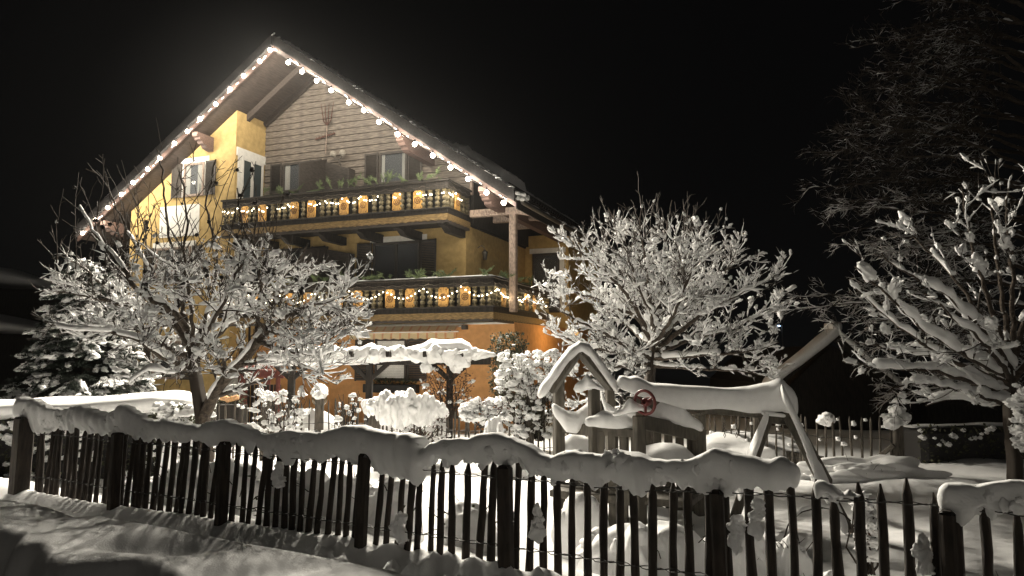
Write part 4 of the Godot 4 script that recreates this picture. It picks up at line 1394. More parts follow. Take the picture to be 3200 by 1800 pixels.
		sn = MB.new()
		bolster(sn, q[0], q[1].map(func(v): return v * 1.25), q[2].map(func(v): return v * 1.6), q[3].map(func(v): return v * 1.5), 0.05, 1.5, 0.85, 20, 0.02)
		part2("snow_cushion", sn, M.snow, o)
	sn = MB.new()
	lump(sn, V(0.848, 0.299, -9.900), V(0.30, 0.30, 0.3), 3, 0.12, 0.5, 0.8, Basis(), 3.0)
	lump(sn, V(1.897, 0.292, -9.400), V(0.40, 0.26, 0.4), 3, 0.10, 0.5, 0.8, Basis(), 5.0)
	part2("snow_heap", sn, M.snow, o)
	# swing beam and its A-frame
	b = MB.new(); b.beam(V(1.428, 1.057, -9.350), V(3.181, 0.944, -8.750), 0.10, 0.13, 0.012)
	part2("swing_beam", b, m, o)
	sn = MB.new()
	bolster(sn, [V(1.438, 1.217, -9.300), V(1.543, 1.183, -9.280), V(1.735, 1.150, -9.250), V(2.098, 1.118, -9.120), V(2.454, 1.115, -9.000), V(2.799, 1.112, -8.880), V(3.009, 1.135, -8.800), V(3.155, 1.147, -8.750), V(3.242, 1.083, -8.740)], [0.15, 0.19, 0.17, 0.15, 0.15, 0.15, 0.15, 0.17, 0.14], [0.18, 0.23, 0.18, 0.17, 0.17, 0.17, 0.18, 0.22, 0.18], [0.06, 0.08, 0.10, 0.16, 0.17, 0.17, 0.16, 0.16, 0.14], 0.075, 1.9, 0.75, 22, 0.03)
	part2("beam_snow", sn, M.snow, o)
	for q in [[V(3.166, 1.045, -8.750), V(3.702, -0.324, -8.300)], [V(3.025, 0.926, -8.800), V(2.584, -0.349, -8.900)], [V(3.329, 0.895, -8.900), V(4.157, -0.034, -9.900)]]:
		b = MB.new(); b.beam(q[0], q[1], 0.09, 0.11, 0.012)
		part2("leg", b, m, o)
	b = MB.new(); b.beam(V(2.961, 0.898, -8.750), V(3.308, 0.852, -8.750), 0.06, 0.10, 0.01)
	part2("brace", b, m, o)
	sn = MB.new()
	bolster(sn, [V(3.142, 1.092, -8.580), V(3.254, 0.825, -8.540), V(3.346, 0.563, -8.500), V(3.428, 0.307, -8.440), V(3.508, 0.047, -8.340), V(3.593, -0.221, -8.220)], [0.14, 0.12, 0.11, 0.11, 0.10, 0.08], [0.15, 0.16, 0.16, 0.16, 0.13, 0.10], [0.07, 0.08, 0.09, 0.09, 0.08, 0.06], 0.05, 2.4, 0.8, 16, 0.02)
	bolster(sn, [V(2.929, 0.869, -8.660), V(2.830, 0.643, -8.660), V(2.707, 0.372, -8.660), V(2.616, 0.059, -8.660)], [0.10, 0.11, 0.10, 0.08], [0.09, 0.09, 0.09, 0.07], [0.06, 0.07, 0.07, 0.06], 0.04, 2.4, 0.8, 16, 0.02)
	bolster(sn, [V(2.952, 0.942, -8.720), V(3.275, 0.901, -8.720)], [0.05, 0.05], [0.05, 0.05], [0.02, 0.02], 0.02, 2.4, 0.8, 12, 0.02)
	part2("leg_snow", sn, M.snow, o)
	# red wheel
	var c: Vector3 = V(1.529, 1.091, -8.600)
	var bs := Basis(Vector3.UP, -0.75) * Basis(Vector3(1, 0, 0), 0.12)
	b = MB.new()
	var pts := PackedVector3Array(); var rr := PackedFloat32Array()
	for k in 33:
		var a := TAU * k / 32.0
		pts.append(c + bs * V(cos(a) * 0.135, sin(a) * 0.135, 0)); rr.append(0.018)
	b.tube(pts, rr, 8)
	var w := part2("toy_wheel", b, M.red_plastic, o)
	b = MB.new()
	for k in 3:
		var a := TAU * k / 3.0 + 0.5
		b.beam(c + bs * V(0, 0, -0.02), c + bs * V(cos(a) * 0.13, sin(a) * 0.13, 0), 0.03, 0.02, 0.004)
	fast("spokes", b.mesh(M.red_plastic), w)
	b = MB.new()
	b.lathe(c + bs * V(0, 0, -0.09), [[0.0, 0.0], [0.05, 0.0], [0.05, 0.09], [0.035, 0.11], [0.0, 0.11]], 10, bs * Basis(Vector3(1, 0, 0), PI / 2))
	fast("hub", b.mesh(M.red_plastic), w)
	# short chains hanging from the beam
	for p in [V(2.539, 0.891, -8.950), V(2.667, 0.895, -8.900)]:
		b = MB.new()
		for k in 4:
			b.tube(PackedVector3Array([p + V(0, -k * 0.06, 0), p + V(0.012, -k * 0.06 - 0.03, 0), p + V(0, -k * 0.06 - 0.06, 0), p + V(-0.012, -k * 0.06 - 0.03, 0), p + V(0, -k * 0.06, 0)]), PackedFloat32Array([0.005, 0.005, 0.005, 0.005, 0.005]), 4)
		part2("chain", b, M.metal, o)

# ---------- trees ----------
class Tree3:
	var wood := MB.new()
	var twigs := MB.new()
	var snow := [[], [], [], [], []]
	var dead := []
	var snow_top := 99.0      # above this height the shoots are bare
	var amount := 1.0         # how much snow
	var fat := 1.0            # how thick
	var lift := 0.15
	var spread := 1.0
	var budding := 0.0
	var levels := 3
	var kids := 1.0
	var reach := 1.0
	var elong := 1.0      # how drawn out the clumps are
	var rolls := 0.0       # how much of each limb carries one long roll
	var roll_fat := 1.0
	var rolled := MB.new()
	var ridge := 0.018
	var ridge_step := 0.030
	var cover := 0.5

func curve(p: Array, jitter: float, step: float) -> PackedVector3Array:
	var c := Curve3D.new()
	for k in p.size():
		var t: Vector3 = (p[mini(k + 1, p.size() - 1)] - p[maxi(k - 1, 0)]) / 6.0
		c.add_point(p[k], -t, t)
	var L := c.get_baked_length()
	var n := maxi(3, int(L / step))
	var out := PackedVector3Array()
	for k in n + 1:
		var q := c.sample_baked(L * k / n, true)
		if k > 0: q += rv() * jitter
		out.append(q)
	return out

func snow_along(T: Tree3, p: Vector3, q: Vector3, r: float, tipness: float):
	var d := q - p
	var L := d.length()
	if L < 0.004: return
	d /= L
	var flat_f := sqrt(maxf(0.0, 1.0 - d.y * d.y))
	var n := int(ceil(L / (0.05 * T.fat)))
	for k in n:
		var at := p + d * L * rf(0, 1)
		var cover := nz.get_noise_3d(at.x * 50.0, at.y * 50.0, at.z * 50.0) * 0.9 + 0.62
		cover *= (0.28 + 0.72 * flat_f) * T.amount * (1.0 - smoothstep(T.snow_top - 0.5, T.snow_top + 0.3, at.y))
		if rf(0, 1) > cover: continue
		var s := (0.021 + r * 0.75) * T.fat * rf(0.65, 1.35)
		if rf(0, 1) < 0.09: s *= 1.9
		var ln := s * rf(1.2, 2.5) * (0.55 + 0.45 * flat_f) * T.elong
		var b := axes(d + rv() * 0.12)
		var up := Vector3.UP if flat_f > 0.35 else V(rf(-1, 1), 0.3, rf(-1, 1)).normalized()
		T.snow[rng.randi() % 5].append(Transform3D(b * Basis.from_scale(V(ln, s * rf(0.8, 1.25), s * rf(0.75, 1.1))), at + up * (r * 0.8 + s * 0.55)))

# a thin ridge of snow lying along a branch, swelling and breaking off
func ridge(T: Tree3, pts: PackedVector3Array, rr: PackedFloat32Array, lvl: int):
	var base: float = T.ridge * [1.15, 1.0, 0.8, 0.62][mini(lvl, 3)]
	var P := PackedVector3Array(); var R := PackedFloat32Array()
	var N := pts.size()
	for k in N - 1:
		var d := (pts[k + 1] - pts[k])
		var L := d.length()
		var flat_f := sqrt(maxf(0.0, 1.0 - pow(d.y / maxf(L, 0.001), 2.0)))
		var m := maxi(1, int(L / T.ridge_step))
		for j in m:
			var t := float(j) / m
			var p := pts[k] + d * t
			var r := lerpf(rr[k], rr[k + 1], t)
			var c := nz.get_noise_3d(p.x * 75.0, p.y * 75.0, p.z * 75.0) * 1.1 + nf.get_noise_3d(p.x * 420.0, p.y * 420.0, p.z * 420.0) * 0.9 + T.cover
			c *= (1.0 - smoothstep(T.snow_top - 0.5, T.snow_top + 0.3, p.y)) * (0.35 + 0.65 * flat_f)
			var s := clampf(c, 0.0, 1.15) * (base + r * 0.8) * (1.0 if k < N - 2 else 0.75)
			P.append(p + Vector3.UP * (r * 0.5 + s * 0.62)); R.append(maxf(s, 0.0006))
	P.append(pts[N - 1]); R.append(0.0006)
	if P.size() > 2: T.rolled.tube(P, R, 6)

func branch(T: Tree3, pts: PackedVector3Array, r0: float, r1: float, lvl: int):
	var N := pts.size()
	var rr := PackedFloat32Array()
	for k in N: rr.append(lerpf(r0, r1, pow(k / float(N - 1), 0.8)))
	if lvl == 0: T.wood.tube(pts, rr, 8)
	else: T.twigs.tube(pts, rr, 5 if lvl == 1 else 3)
	for k in N - 1:
		snow_along(T, pts[k], pts[k + 1], rr[k], k / float(N))
		if T.budding > 0.0 and lvl >= 1 and pts[k].y > T.snow_top - 0.7 and rf(0, 1) < T.budding:
			var s := rf(0.014, 0.028)
			T.dead.append(Transform3D(Basis.from_euler(rv() * 3.0) * Basis.from_scale(V(s, s * 1.3, s)), pts[k] + rv() * 0.03))
	if r0 < 0.12: ridge(T, pts, rr, lvl)
	if T.rolls > 0.0 and lvl == 0 and N > 4:
		var k := rng.randi() % 4
		while k < (N - 3) * 0.8:
			var m := mini(k + 2 + rng.randi() % 7, N - 1)
			if rf(0, 1) < T.rolls * (1.0 if lvl == 0 else 0.5):
				var pp := []; var ww := []; var uu := []; var dd := []
				var fat := rf(0.7, 1.25) * T.roll_fat * (1.0 if lvl == 0 else 0.7)
				for j in range(k, m + 1):
					var s := (0.022 + rr[j] * 0.85) * fat * rf(0.75, 1.25)
					pp.append(pts[j] + Vector3.UP * rr[j] * 0.6); ww.append(s); uu.append(s * 1.25); dd.append(s * 0.35)
				if pts[k].y < T.snow_top and absf((pts[m] - pts[k]).normalized().y) < 0.86: bolster(T.rolled, pp, ww, uu, dd, 0.012 + 0.022 * T.roll_fat, 3.4, 0.95, 10, 0.04)
			k = m + 1 + rng.randi() % 2
	if lvl >= T.levels: return
	var L := 0.0
	for k in N - 1: L += pts[k].distance_to(pts[k + 1])
	var count := int(L * T.kids * [6.0, 9.0, 11.0][lvl] + rf(0, 1))
	for c in count:
		var f := rf(0.18 if lvl == 0 else 0.1, 1.0)
		var k := mini(int(f * (N - 1)), N - 2)
		if pts[k].y > T.snow_top - 0.25 and rf(0, 1) < 0.72: continue
		var d := (pts[k + 1] - pts[k]).normalized()
		var sd := (rv() * V(1, 0.8, 1)).normalized()
		sd = (sd - d * sd.dot(d)).normalized()
		var nd := (d * rf(0.4, 1.0) + sd * T.spread + Vector3.UP * T.lift * rf(0.3, 1.6)).normalized()
		var ln: float = [rf(0.45, 1.1), rf(0.20, 0.55), rf(0.10, 0.26)][lvl] * (1.15 - 0.6 * f) * T.reach
		grow(T, pts[k].lerp(pts[k + 1], rf(0, 1)), nd, ln, maxf(rr[k] * rf(0.35, 0.55), 0.0058), lvl + 1)

func grow(T: Tree3, p: Vector3, d: Vector3, L: float, r: float, lvl: int):
	var n := maxi(2, int(L / 0.11))
	var pts := PackedVector3Array([p])
	for k in n:
		d = (d + rv() * 0.22 + Vector3.UP * T.lift * 0.12).normalized()
		p += d * L / n
		pts.append(p)
	branch(T, pts, r, maxf(r * 0.4, 0.0036), lvl)

func finish(T: Tree3, o: Node3D, bark: Material, lumpm: Material):
	part2("trunk", T.wood, bark, o)
	var tw := part2("twigs", T.twigs, M.twig, o)
	tw.set_meta("kind", "stuff")
	if T.rolled.v.size(): part2("snow_rolls", T.rolled, M.snow, o).set_meta("kind", "stuff")
	for k in 5: scatter("snow_clumps" if k == 0 else "snow_clumps_%03d" % k, lumps[k], lumpm, T.snow[k], o)
	scatter("withered_fruit", lumps[1], M.dead_leaf, T.dead, o)

func build_trees():
	# the apple tree at the left, in front of the house
	var T := Tree3.new()
	T.snow_top = 3.1; T.amount = 0.10; T.fat = 0.75; T.ridge = 0.0165; T.cover = 0.40; T.lift = 0.35; T.budding = 0.035; T.reach = 0.90; T.kids = 1.12; T.elong = 1.0; T.rolls = 0.5; T.roll_fat = 1.0
	var o := thing("apple_tree", "spreading bare apple tree before the yellow wall, its lower branches thick with snow", "tree")
	var trunk := curve([V(-3.870, -0.355, -9.600), V(-3.932, 0.189, -9.600), V(-3.983, 0.714, -9.600), V(-4.063, 1.169, -9.600), V(-4.136, 1.474, -9.600), V(-4.135, 1.704, -9.600)], 0.004, 0.12)
	branch(T, trunk, 0.15, 0.10, 3)
	branch(T, curve([V(-3.976, 0.780, -9.600), V(-3.838, 1.094, -9.570), V(-3.710, 1.287, -9.550), V(-3.495, 1.500, -9.500), V(-3.282, 1.743, -9.450), V(-3.110, 1.928, -9.400)], 0.004, 0.1), 0.085, 0.05, 0)
	for l in [
		[[V(-4.135, 1.448, -9.600), V(-4.366, 1.577, -9.400), V(-4.476, 1.700, -9.200), V(-4.679, 1.864, -9.100), V(-5.018, 1.929, -9.000), V(-5.274, 1.954, -8.900), V(-5.540, 2.011, -8.900)], 0.05],
		[[V(-4.123, 1.653, -9.600), V(-4.523, 2.127, -9.800), V(-4.865, 2.288, -10.000), V(-5.378, 2.339, -10.100), V(-5.929, 2.459, -10.100), V(-6.377, 2.534, -10.200)], 0.06],
		[[V(-4.218, 1.961, -9.600), V(-4.396, 2.257, -9.400), V(-4.552, 2.300, -9.300), V(-4.646, 2.382, -9.200), V(-4.775, 2.631, -9.100), V(-4.950, 2.879, -9.100), V(-5.156, 3.161, -9.000), V(-5.319, 3.460, -9.000)], 0.05],
		[[V(-4.135, 1.704, -9.600), V(-4.359, 2.232, -9.800), V(-4.503, 2.870, -9.800), V(-4.691, 3.427, -9.900), V(-4.760, 4.031, -9.900), V(-4.845, 4.463, -9.900)], 0.034],
		[[V(-4.135, 1.704, -9.600), V(-4.061, 2.300, -9.300), V(-4.122, 2.893, -9.200), V(-4.103, 3.399, -9.200), V(-4.171, 3.936, -9.100)], 0.03],
		[[V(-4.115, 1.704, -9.600), V(-4.086, 2.353, -10.000), V(-4.070, 3.020, -10.100), V(-4.233, 3.687, -10.100), V(-4.121, 4.362, -10.100)], 0.03],
		[[V(-4.105, 1.704, -9.600), V(-3.609, 2.243, -9.200), V(-3.389, 2.680, -9.100), V(-3.170, 3.062, -9.000), V(-3.133, 3.460, -9.000)], 0.034],
		[[V(-3.110, 1.928, -9.400), V(-3.095, 2.323, -9.600), V(-3.063, 2.657, -9.800), V(-2.913, 2.883, -9.900), V(-2.758, 3.127, -9.900)], 0.04],
		[[V(-3.110, 1.928, -9.400), V(-2.763, 2.144, -9.200), V(-2.491, 2.236, -9.100), V(-2.222, 2.278, -9.000), V(-2.068, 2.351, -9.000)], 0.04],
		[[V(-3.216, 1.792, -9.400), V(-2.769, 1.699, -9.100), V(-2.373, 1.639, -8.900), V(-2.112, 1.695, -8.800)], 0.036],
		[[V(-3.495, 1.500, -9.500), V(-2.976, 1.577, -9.300), V(-2.520, 1.480, -9.100), V(-2.250, 1.410, -9.000)], 0.026],
		[[V(-4.131, 1.602, -9.600), V(-4.858, 1.820, -10.200), V(-5.411, 2.164, -10.500), V(-6.124, 2.812, -10.700), V(-6.666, 3.118, -10.800)], 0.05],
		[[V(-4.123, 1.653, -9.600), V(-3.812, 2.153, -10.300), V(-3.420, 2.513, -10.600), V(-3.083, 2.765, -10.800)], 0.045],
		[[V(-4.131, 1.602, -9.600), V(-4.122, 1.408, -9.100), V(-4.270, 1.461, -8.800), V(-4.448, 1.324, -8.700)], 0.03],
		[[V(-4.158, 1.755, -9.600), V(-4.912, 2.733, -10.000), V(-5.433, 3.482, -10.200), V(-5.737, 4.218, -10.200)], 0.028],
		[[V(-3.282, 1.743, -9.450), V(-3.211, 2.410, -9.400), V(-3.304, 2.921, -9.400), V(-3.471, 3.334, -9.400), V(-3.576, 3.827, -9.500)], 0.026],
		[[V(-3.110, 1.928, -9.400), V(-2.490, 1.957, -9.500), V(-2.260, 2.013, -9.600), V(-2.129, 2.095, -9.700)], 0.03]]:
		branch(T, curve(l[0], 0.018, 0.11), l[1], 0.008, 0)
	# bare upright shoots of last year
	for k in 46:
		var x := rf(190, 700)
		var y := rf(640, 760) - 60.0 * (1.0 - absf(x - 440.0) / 260.0)
		var p: Vector3 = V((x - 1288.0) / 1860.0 * 9.6, 1.6 + (900.0 - y) / 1860.0 * 9.6, -9.6 + rf(-0.7, 0.7))
		grow(T, p, V(rf(-0.25, 0.25), 1.0, rf(-0.25, 0.25)).normalized(), rf(0.6, 1.5), 0.010, 2)
	finish(T, o, M.bark, M.snow_lump)

	# the rounded tree behind the play tower
	T = Tree3.new()
	T.snow_top = 4.1; T.amount = 0.16; T.fat = 0.8; T.ridge = 0.020; T.cover = 0.42; T.lift = 0.36; T.reach = 0.88; T.kids = 1.0; T.budding = 0.008; T.elong = 1.0; T.rolls = 0.45; T.roll_fat = 0.9; T.spread = 0.72
	o = thing("fruit_tree", "round crowned fruit tree behind the play tower, every twig plastered with bright snow", "tree")
	branch(T, curve([V(2.416, -0.243, -13.000), V(2.431, 0.571, -13.000), V(2.400, 1.153, -13.000), V(2.449, 1.568, -13.000), V(2.495, 1.810, -13.000)], 0.005, 0.12), 0.15, 0.10, 3)
	for l in [
		[[V(2.495, 1.810, -13.000), V(2.232, 2.315, -13.300), V(1.701, 2.624, -13.600), V(1.132, 2.826, -13.800), V(0.631, 2.948, -13.900)], 0.06],
		[[V(2.449, 1.568, -13.000), V(1.824, 1.869, -12.500), V(1.259, 2.124, -12.200), V(0.853, 2.309, -12.000), V(0.622, 2.445, -11.900)], 0.055],
		[[V(2.449, 1.568, -13.000), V(1.824, 1.706, -13.000), V(1.259, 1.823, -12.900), V(0.667, 2.047, -12.800)], 0.05],
		[[V(2.495, 1.810, -13.000), V(2.068, 2.556, -12.700), V(1.636, 3.016, -12.500), V(1.214, 3.329, -12.300), V(1.008, 3.649, -12.200)], 0.055],
		[[V(2.495, 1.810, -13.000), V(2.328, 2.754, -13.400), V(2.117, 3.512, -13.600), V(1.917, 4.128, -13.700), V(1.809, 4.431, -13.700)], 0.055],
		[[V(2.495, 1.810, -13.000), V(2.376, 2.702, -12.800), V(2.287, 3.385, -12.700), V(2.227, 3.943, -12.700), V(2.267, 4.294, -12.700)], 0.055],
		[[V(2.495, 1.810, -13.000), V(2.650, 2.737, -13.200), V(2.770, 3.469, -13.300), V(2.861, 4.072, -13.400), V(2.942, 4.480, -13.400)], 0.055],
		[[V(2.509, 1.810, -13.000), V(2.797, 2.481, -12.600), V(3.034, 3.072, -12.400), V(3.154, 3.531, -12.300), V(3.262, 3.869, -12.300)], 0.055],
		[[V(2.509, 1.810, -13.000), V(3.139, 2.398, -13.500), V(3.742, 2.938, -13.800), V(4.185, 3.338, -14.000), V(4.489, 3.582, -14.100)], 0.055],
		[[V(2.521, 1.741, -13.000), V(3.087, 2.214, -12.700), V(3.585, 2.541, -12.500), V(4.031, 2.769, -12.400), V(4.336, 2.926, -12.300)], 0.055],
		[[V(2.520, 1.672, -13.000), V(3.272, 1.955, -13.200), V(3.872, 2.100, -13.300), V(4.412, 2.320, -13.400), V(4.813, 2.464, -13.400)], 0.05],
		[[V(2.484, 1.568, -13.000), V(3.001, 1.635, -12.400), V(3.512, 1.667, -12.100), V(3.902, 1.729, -11.900), V(4.240, 1.841, -11.800)], 0.05],
		[[V(2.461, 1.464, -13.000), V(2.956, 1.432, -12.800), V(3.475, 1.399, -12.700), V(3.918, 1.368, -12.600), V(4.320, 1.301, -12.600)], 0.04],
		[[V(2.447, 1.498, -13.000), V(1.967, 1.468, -12.600), V(1.471, 1.371, -12.400), V(0.998, 1.275, -12.300)], 0.04],
		[[V(2.446, 1.395, -13.000), V(2.082, 1.270, -12.500), V(1.770, 1.116, -12.200), V(1.238, 1.056, -12.100)], 0.03],
		[[V(2.495, 1.810, -13.000), V(2.291, 2.250, -12.100), V(1.991, 2.872, -11.800), V(1.791, 3.373, -11.700)], 0.05],
		[[V(2.495, 1.810, -13.000), V(2.617, 2.250, -12.100), V(2.755, 2.808, -11.800), V(2.620, 3.501, -11.700)], 0.05],
		[[V(2.495, 1.810, -13.000), V(2.949, 2.202, -14.000), V(3.590, 2.840, -14.400), V(4.022, 3.480, -14.500)], 0.05],
		[[V(2.495, 1.810, -13.000), V(2.271, 2.126, -14.000), V(1.638, 2.987, -14.300), V(1.500, 3.624, -14.400)], 0.05]]:
		branch(T, curve(l[0], 0.02, 0.12), l[1], 0.009, 0)
	for k in 46:
		var a := rf(-1.2, 1.2)
		var p: Vector3 = V(2.55 + sin(a) * 1.35, 2.9 + cos(a) * rf(0.4, 1.1), -13.0 + rf(-0.7, 0.7))
		grow(T, p, V(sin(a) * 0.35 + rf(-0.15, 0.15), 1.0, rf(-0.2, 0.2)).normalized(), rf(0.5, 0.95), 0.009, 2)
	finish(T, o, M.bark, M.snow_lump)

	# the shrubby tree at the right edge, carrying the fattest snow
	T = Tree3.new()
	T.amount = 0.18; T.fat = 1.15; T.ridge = 0.017; T.cover = 0.45; T.lift = 0.35; T.kids = 0.34; T.elong = 1.1; T.rolls = 0.75; T.roll_fat = 2.0
	o = thing("shrub_tree", "many stemmed small tree at the right with fat rolls of snow along its branches", "tree")
	branch(T, curve([V(7.058, -0.323, -10.500), V(7.038, 0.220, -10.500), V(7.025, 0.714, -10.500), V(7.036, 1.156, -10.500), V(7.029, 1.490, -10.500)], 0.01, 0.12), 0.14, 0.10, 3)
	for l in [
		[[V(7.019, 1.323, -10.500), V(6.351, 1.602, -10.300), V(5.709, 1.984, -10.200), V(5.134, 2.470, -10.100), V(4.668, 2.853, -10.000)], 0.045],
		[[V(7.015, 1.267, -10.500), V(6.537, 1.487, -10.800), V(5.919, 1.893, -10.900), V(5.462, 2.310, -11.000), V(5.120, 2.637, -11.000)], 0.045],
		[[V(7.029, 1.490, -10.500), V(6.804, 2.175, -10.700), V(6.554, 2.775, -10.900), V(6.276, 3.146, -11.000), V(5.966, 3.508, -11.000)], 0.045],
		[[V(7.029, 1.490, -10.500), V(6.413, 1.980, -10.100), V(5.834, 2.453, -9.900), V(5.312, 2.710, -9.800), V(4.927, 2.978, -9.800)], 0.045],
		[[V(7.029, 1.490, -10.500), V(6.674, 2.376, -10.300), V(6.428, 3.034, -10.200), V(6.350, 3.595, -10.200), V(6.317, 3.991, -10.200)], 0.045],
		[[V(7.065, 1.602, -10.500), V(7.180, 2.530, -10.800), V(7.202, 3.252, -10.900), V(7.197, 3.852, -10.900), V(7.255, 4.398, -10.900)], 0.045],
		[[V(7.081, 1.602, -10.500), V(7.014, 2.487, -10.300), V(6.933, 3.145, -10.200), V(6.941, 3.708, -10.200), V(7.026, 4.161, -10.200)], 0.045],
		[[V(7.093, 1.602, -10.500), V(7.369, 2.391, -10.500), V(7.472, 3.076, -10.500), V(7.453, 3.653, -10.500)], 0.05],
		[[V(7.029, 1.045, -10.500), V(6.271, 1.277, -10.200), V(5.625, 1.441, -10.100), V(5.036, 1.469, -10.000), V(4.451, 1.538, -10.000)], 0.045],
		[[V(7.029, 1.045, -10.500), V(6.762, 1.312, -10.900), V(6.310, 1.602, -11.100), V(5.824, 1.722, -11.300), V(5.284, 1.831, -11.300)], 0.04],
		[[V(7.022, 0.934, -10.500), V(6.192, 1.124, -10.000), V(5.598, 1.241, -9.700), V(5.132, 1.270, -9.600), V(4.770, 1.173, -9.500)], 0.035],
		[[V(7.071, 1.267, -10.500), V(7.362, 1.877, -10.300), V(7.544, 2.368, -10.200), V(8.025, 2.847, -10.500)], 0.05],
		[[V(7.047, 1.323, -10.500), V(6.100, 1.861, -9.700), V(5.635, 2.162, -9.500), V(5.285, 2.410, -9.400)], 0.04],
		[[V(7.026, 0.990, -10.500), V(6.853, 0.972, -10.800), V(6.513, 0.990, -11.000), V(6.154, 0.896, -11.100)], 0.03]]:
		branch(T, curve(l[0], 0.02, 0.12), l[1], 0.010, 0)
	finish(T, o, M.bark, M.snow_lump)

	# the tall dim tree behind it
	T = Tree3.new()
	T.amount = 0.0; T.fat = 0.6; T.ridge = 0.011; T.cover = 0.05; T.ridge_step = 0.07; T.lift = -0.02; T.kids = 0.8; T.spread = 0.6; T.elong = 3.0
	o = thing("tall_tree", "tall dark tree rising out of the frame at the right, its long boughs faintly frosted", "tree")
	branch(T, curve([V(12.119, -1.074, -17.000), V(12.302, 1.603, -17.000), V(12.445, 4.362, -17.000), V(12.592, 7.208, -17.000), V(12.859, 11.143, -17.000), V(12.997, 13.173, -17.000)], 0.02, 0.3), 0.26, 0.10, 3)
	for k in 26:
		var y := 1000.0 - k * 44.0
		T.cover = 0.42 if y > 560.0 else 0.02
		T.ridge = 0.014 if y > 560.0 else 0.010
		var reach := (640.0 - 0.0003 * pow(y - 620.0, 2.0) * 2.6) * rf(0.75, 1.05)
		for s in ([-1.0, -1.0] if k % 3 else [-1.0, 0.4, -1.0]):
			var z := rf(-1.6, 1.6)
			var a := V((2635.0 - 1288.0) / 1860.0 * 17.0, 1.6 + (900.0 - y) / 1860.0 * 17.0, -17.0)
			var ex: float = reach * s / 1860.0 * 17.0 * rf(0.7, 1.0)
			var e := a + V(ex, rf(-0.1, 0.9) * (0.5 if y > 700 else 1.0), z)
			branch(T, curve([a, a.lerp(e, 0.35) + V(0, 0.25, 0), a.lerp(e, 0.7) + V(0, 0.16, 0), e], 0.03, 0.18), 0.05, 0.007, 0)
	finish(T, o, M.bark, M.snow_lump)

	build_spruce()

func build_spruce():
	var o := thing("spruce", "dense young spruce left of the house with snow laden boughs", "tree")
	var base: Vector3 = V(-8.935, 0.693, -15.600)
	base.y = -0.4
	var mb := MB.new()
	mb.tube(PackedVector3Array([base, base + V(0, 2.2, 0), base + V(-0.05, 4.1, 0)]), PackedFloat32Array([0.13, 0.08, 0.02]), 7)
	part2("trunk", mb, M.bark, o)
	var tw: Array[ArrayMesh] = []
	for k in 3: tw.append(sprig_mesh(9, 0.55, 0.075, M.needle))
	var xs := [[], [], []]
	var sn := [[], [], [], [], []]
	var boughs := MB.new()
	var y := 0.35
	while y < 4.0:
		var f := (y - 0.3) / 3.8
		var reach := lerpf(1.75, 0.22, pow(f, 0.95))
		var n := int(lerpf(13, 6, f))
		var off := rf(0, TAU)
		for k in n:
			var a := off + TAU * k / n + rf(-0.15, 0.15)
			var r := reach * rf(0.72, 1.12)
			var d := V(cos(a), 0, sin(a))
			var pts := PackedVector3Array()
			for j in 7:
				var t := j / 6.0
				pts.append(base + V(0, y + rf(-0.02, 0.02) + 0.16 * t * (1.0 - f) - 0.42 * t * t * r * 0.6, 0) + d * r * t)
			boughs.tube(pts, PackedFloat32Array([0.022, 0.02, 0.018, 0.015, 0.012, 0.009, 0.005]), 4)
			var m := int(r * 13.0) + 3
			for j in m:
				var t := rf(0.15, 1.0)
				var i0 := mini(int(t * 6.0), 5)
				var p := pts[i0].lerp(pts[i0 + 1], t * 6.0 - i0)
				var sd := 1.0 if j % 2 else -1.0
				var dir := (d * rf(0.4, 1.0) + V(-d.z, 0, d.x) * sd * rf(0.0, 1.0) + V(0, rf(-0.45, 0.05), 0)).normalized()
				var s := rf(0.55, 0.95)
				var b := axes(dir, rf(-0.3, 0.3)) * Basis.from_scale(Vector3.ONE * s)
				xs[rng.randi() % 3].append(Transform3D(b, p))
				if t > 0.5 and rf(0, 1) < 0.5:
					for w in 3:
						var q := p + dir * rf(0.08, 0.5) * s + V(0, 0.035, 0)
						var h := rf(0.03, 0.065)
						sn[rng.randi() % 5].append(Transform3D(axes(dir + rv() * 0.2) * Basis.from_scale(V(h * rf(1.5, 2.8), h * rf(0.7, 1.0), h * rf(0.9, 1.4))), q))
		y += lerpf(0.27, 0.22, f)
	for k in 26:
		var h := rf(0.05, 0.10)
		sn[k % 5].append(Transform3D(Basis.from_scale(V(h * 1.3, h, h)), base + V(rf(-0.25, 0.2), 3.55 + rf(-0.2, 0.45), rf(-0.1, 0.3))))
	part2("bough", boughs, M.bark, o)
	for k in 3: scatter("needles" if k == 0 else "needles_%03d" % k, tw[k], M.needle, xs[k], o)
	for k in 5: scatter("snow_clumps" if k == 0 else "snow_clumps_%03d" % k, lumps[k], M.snow_lump, sn[k], o)

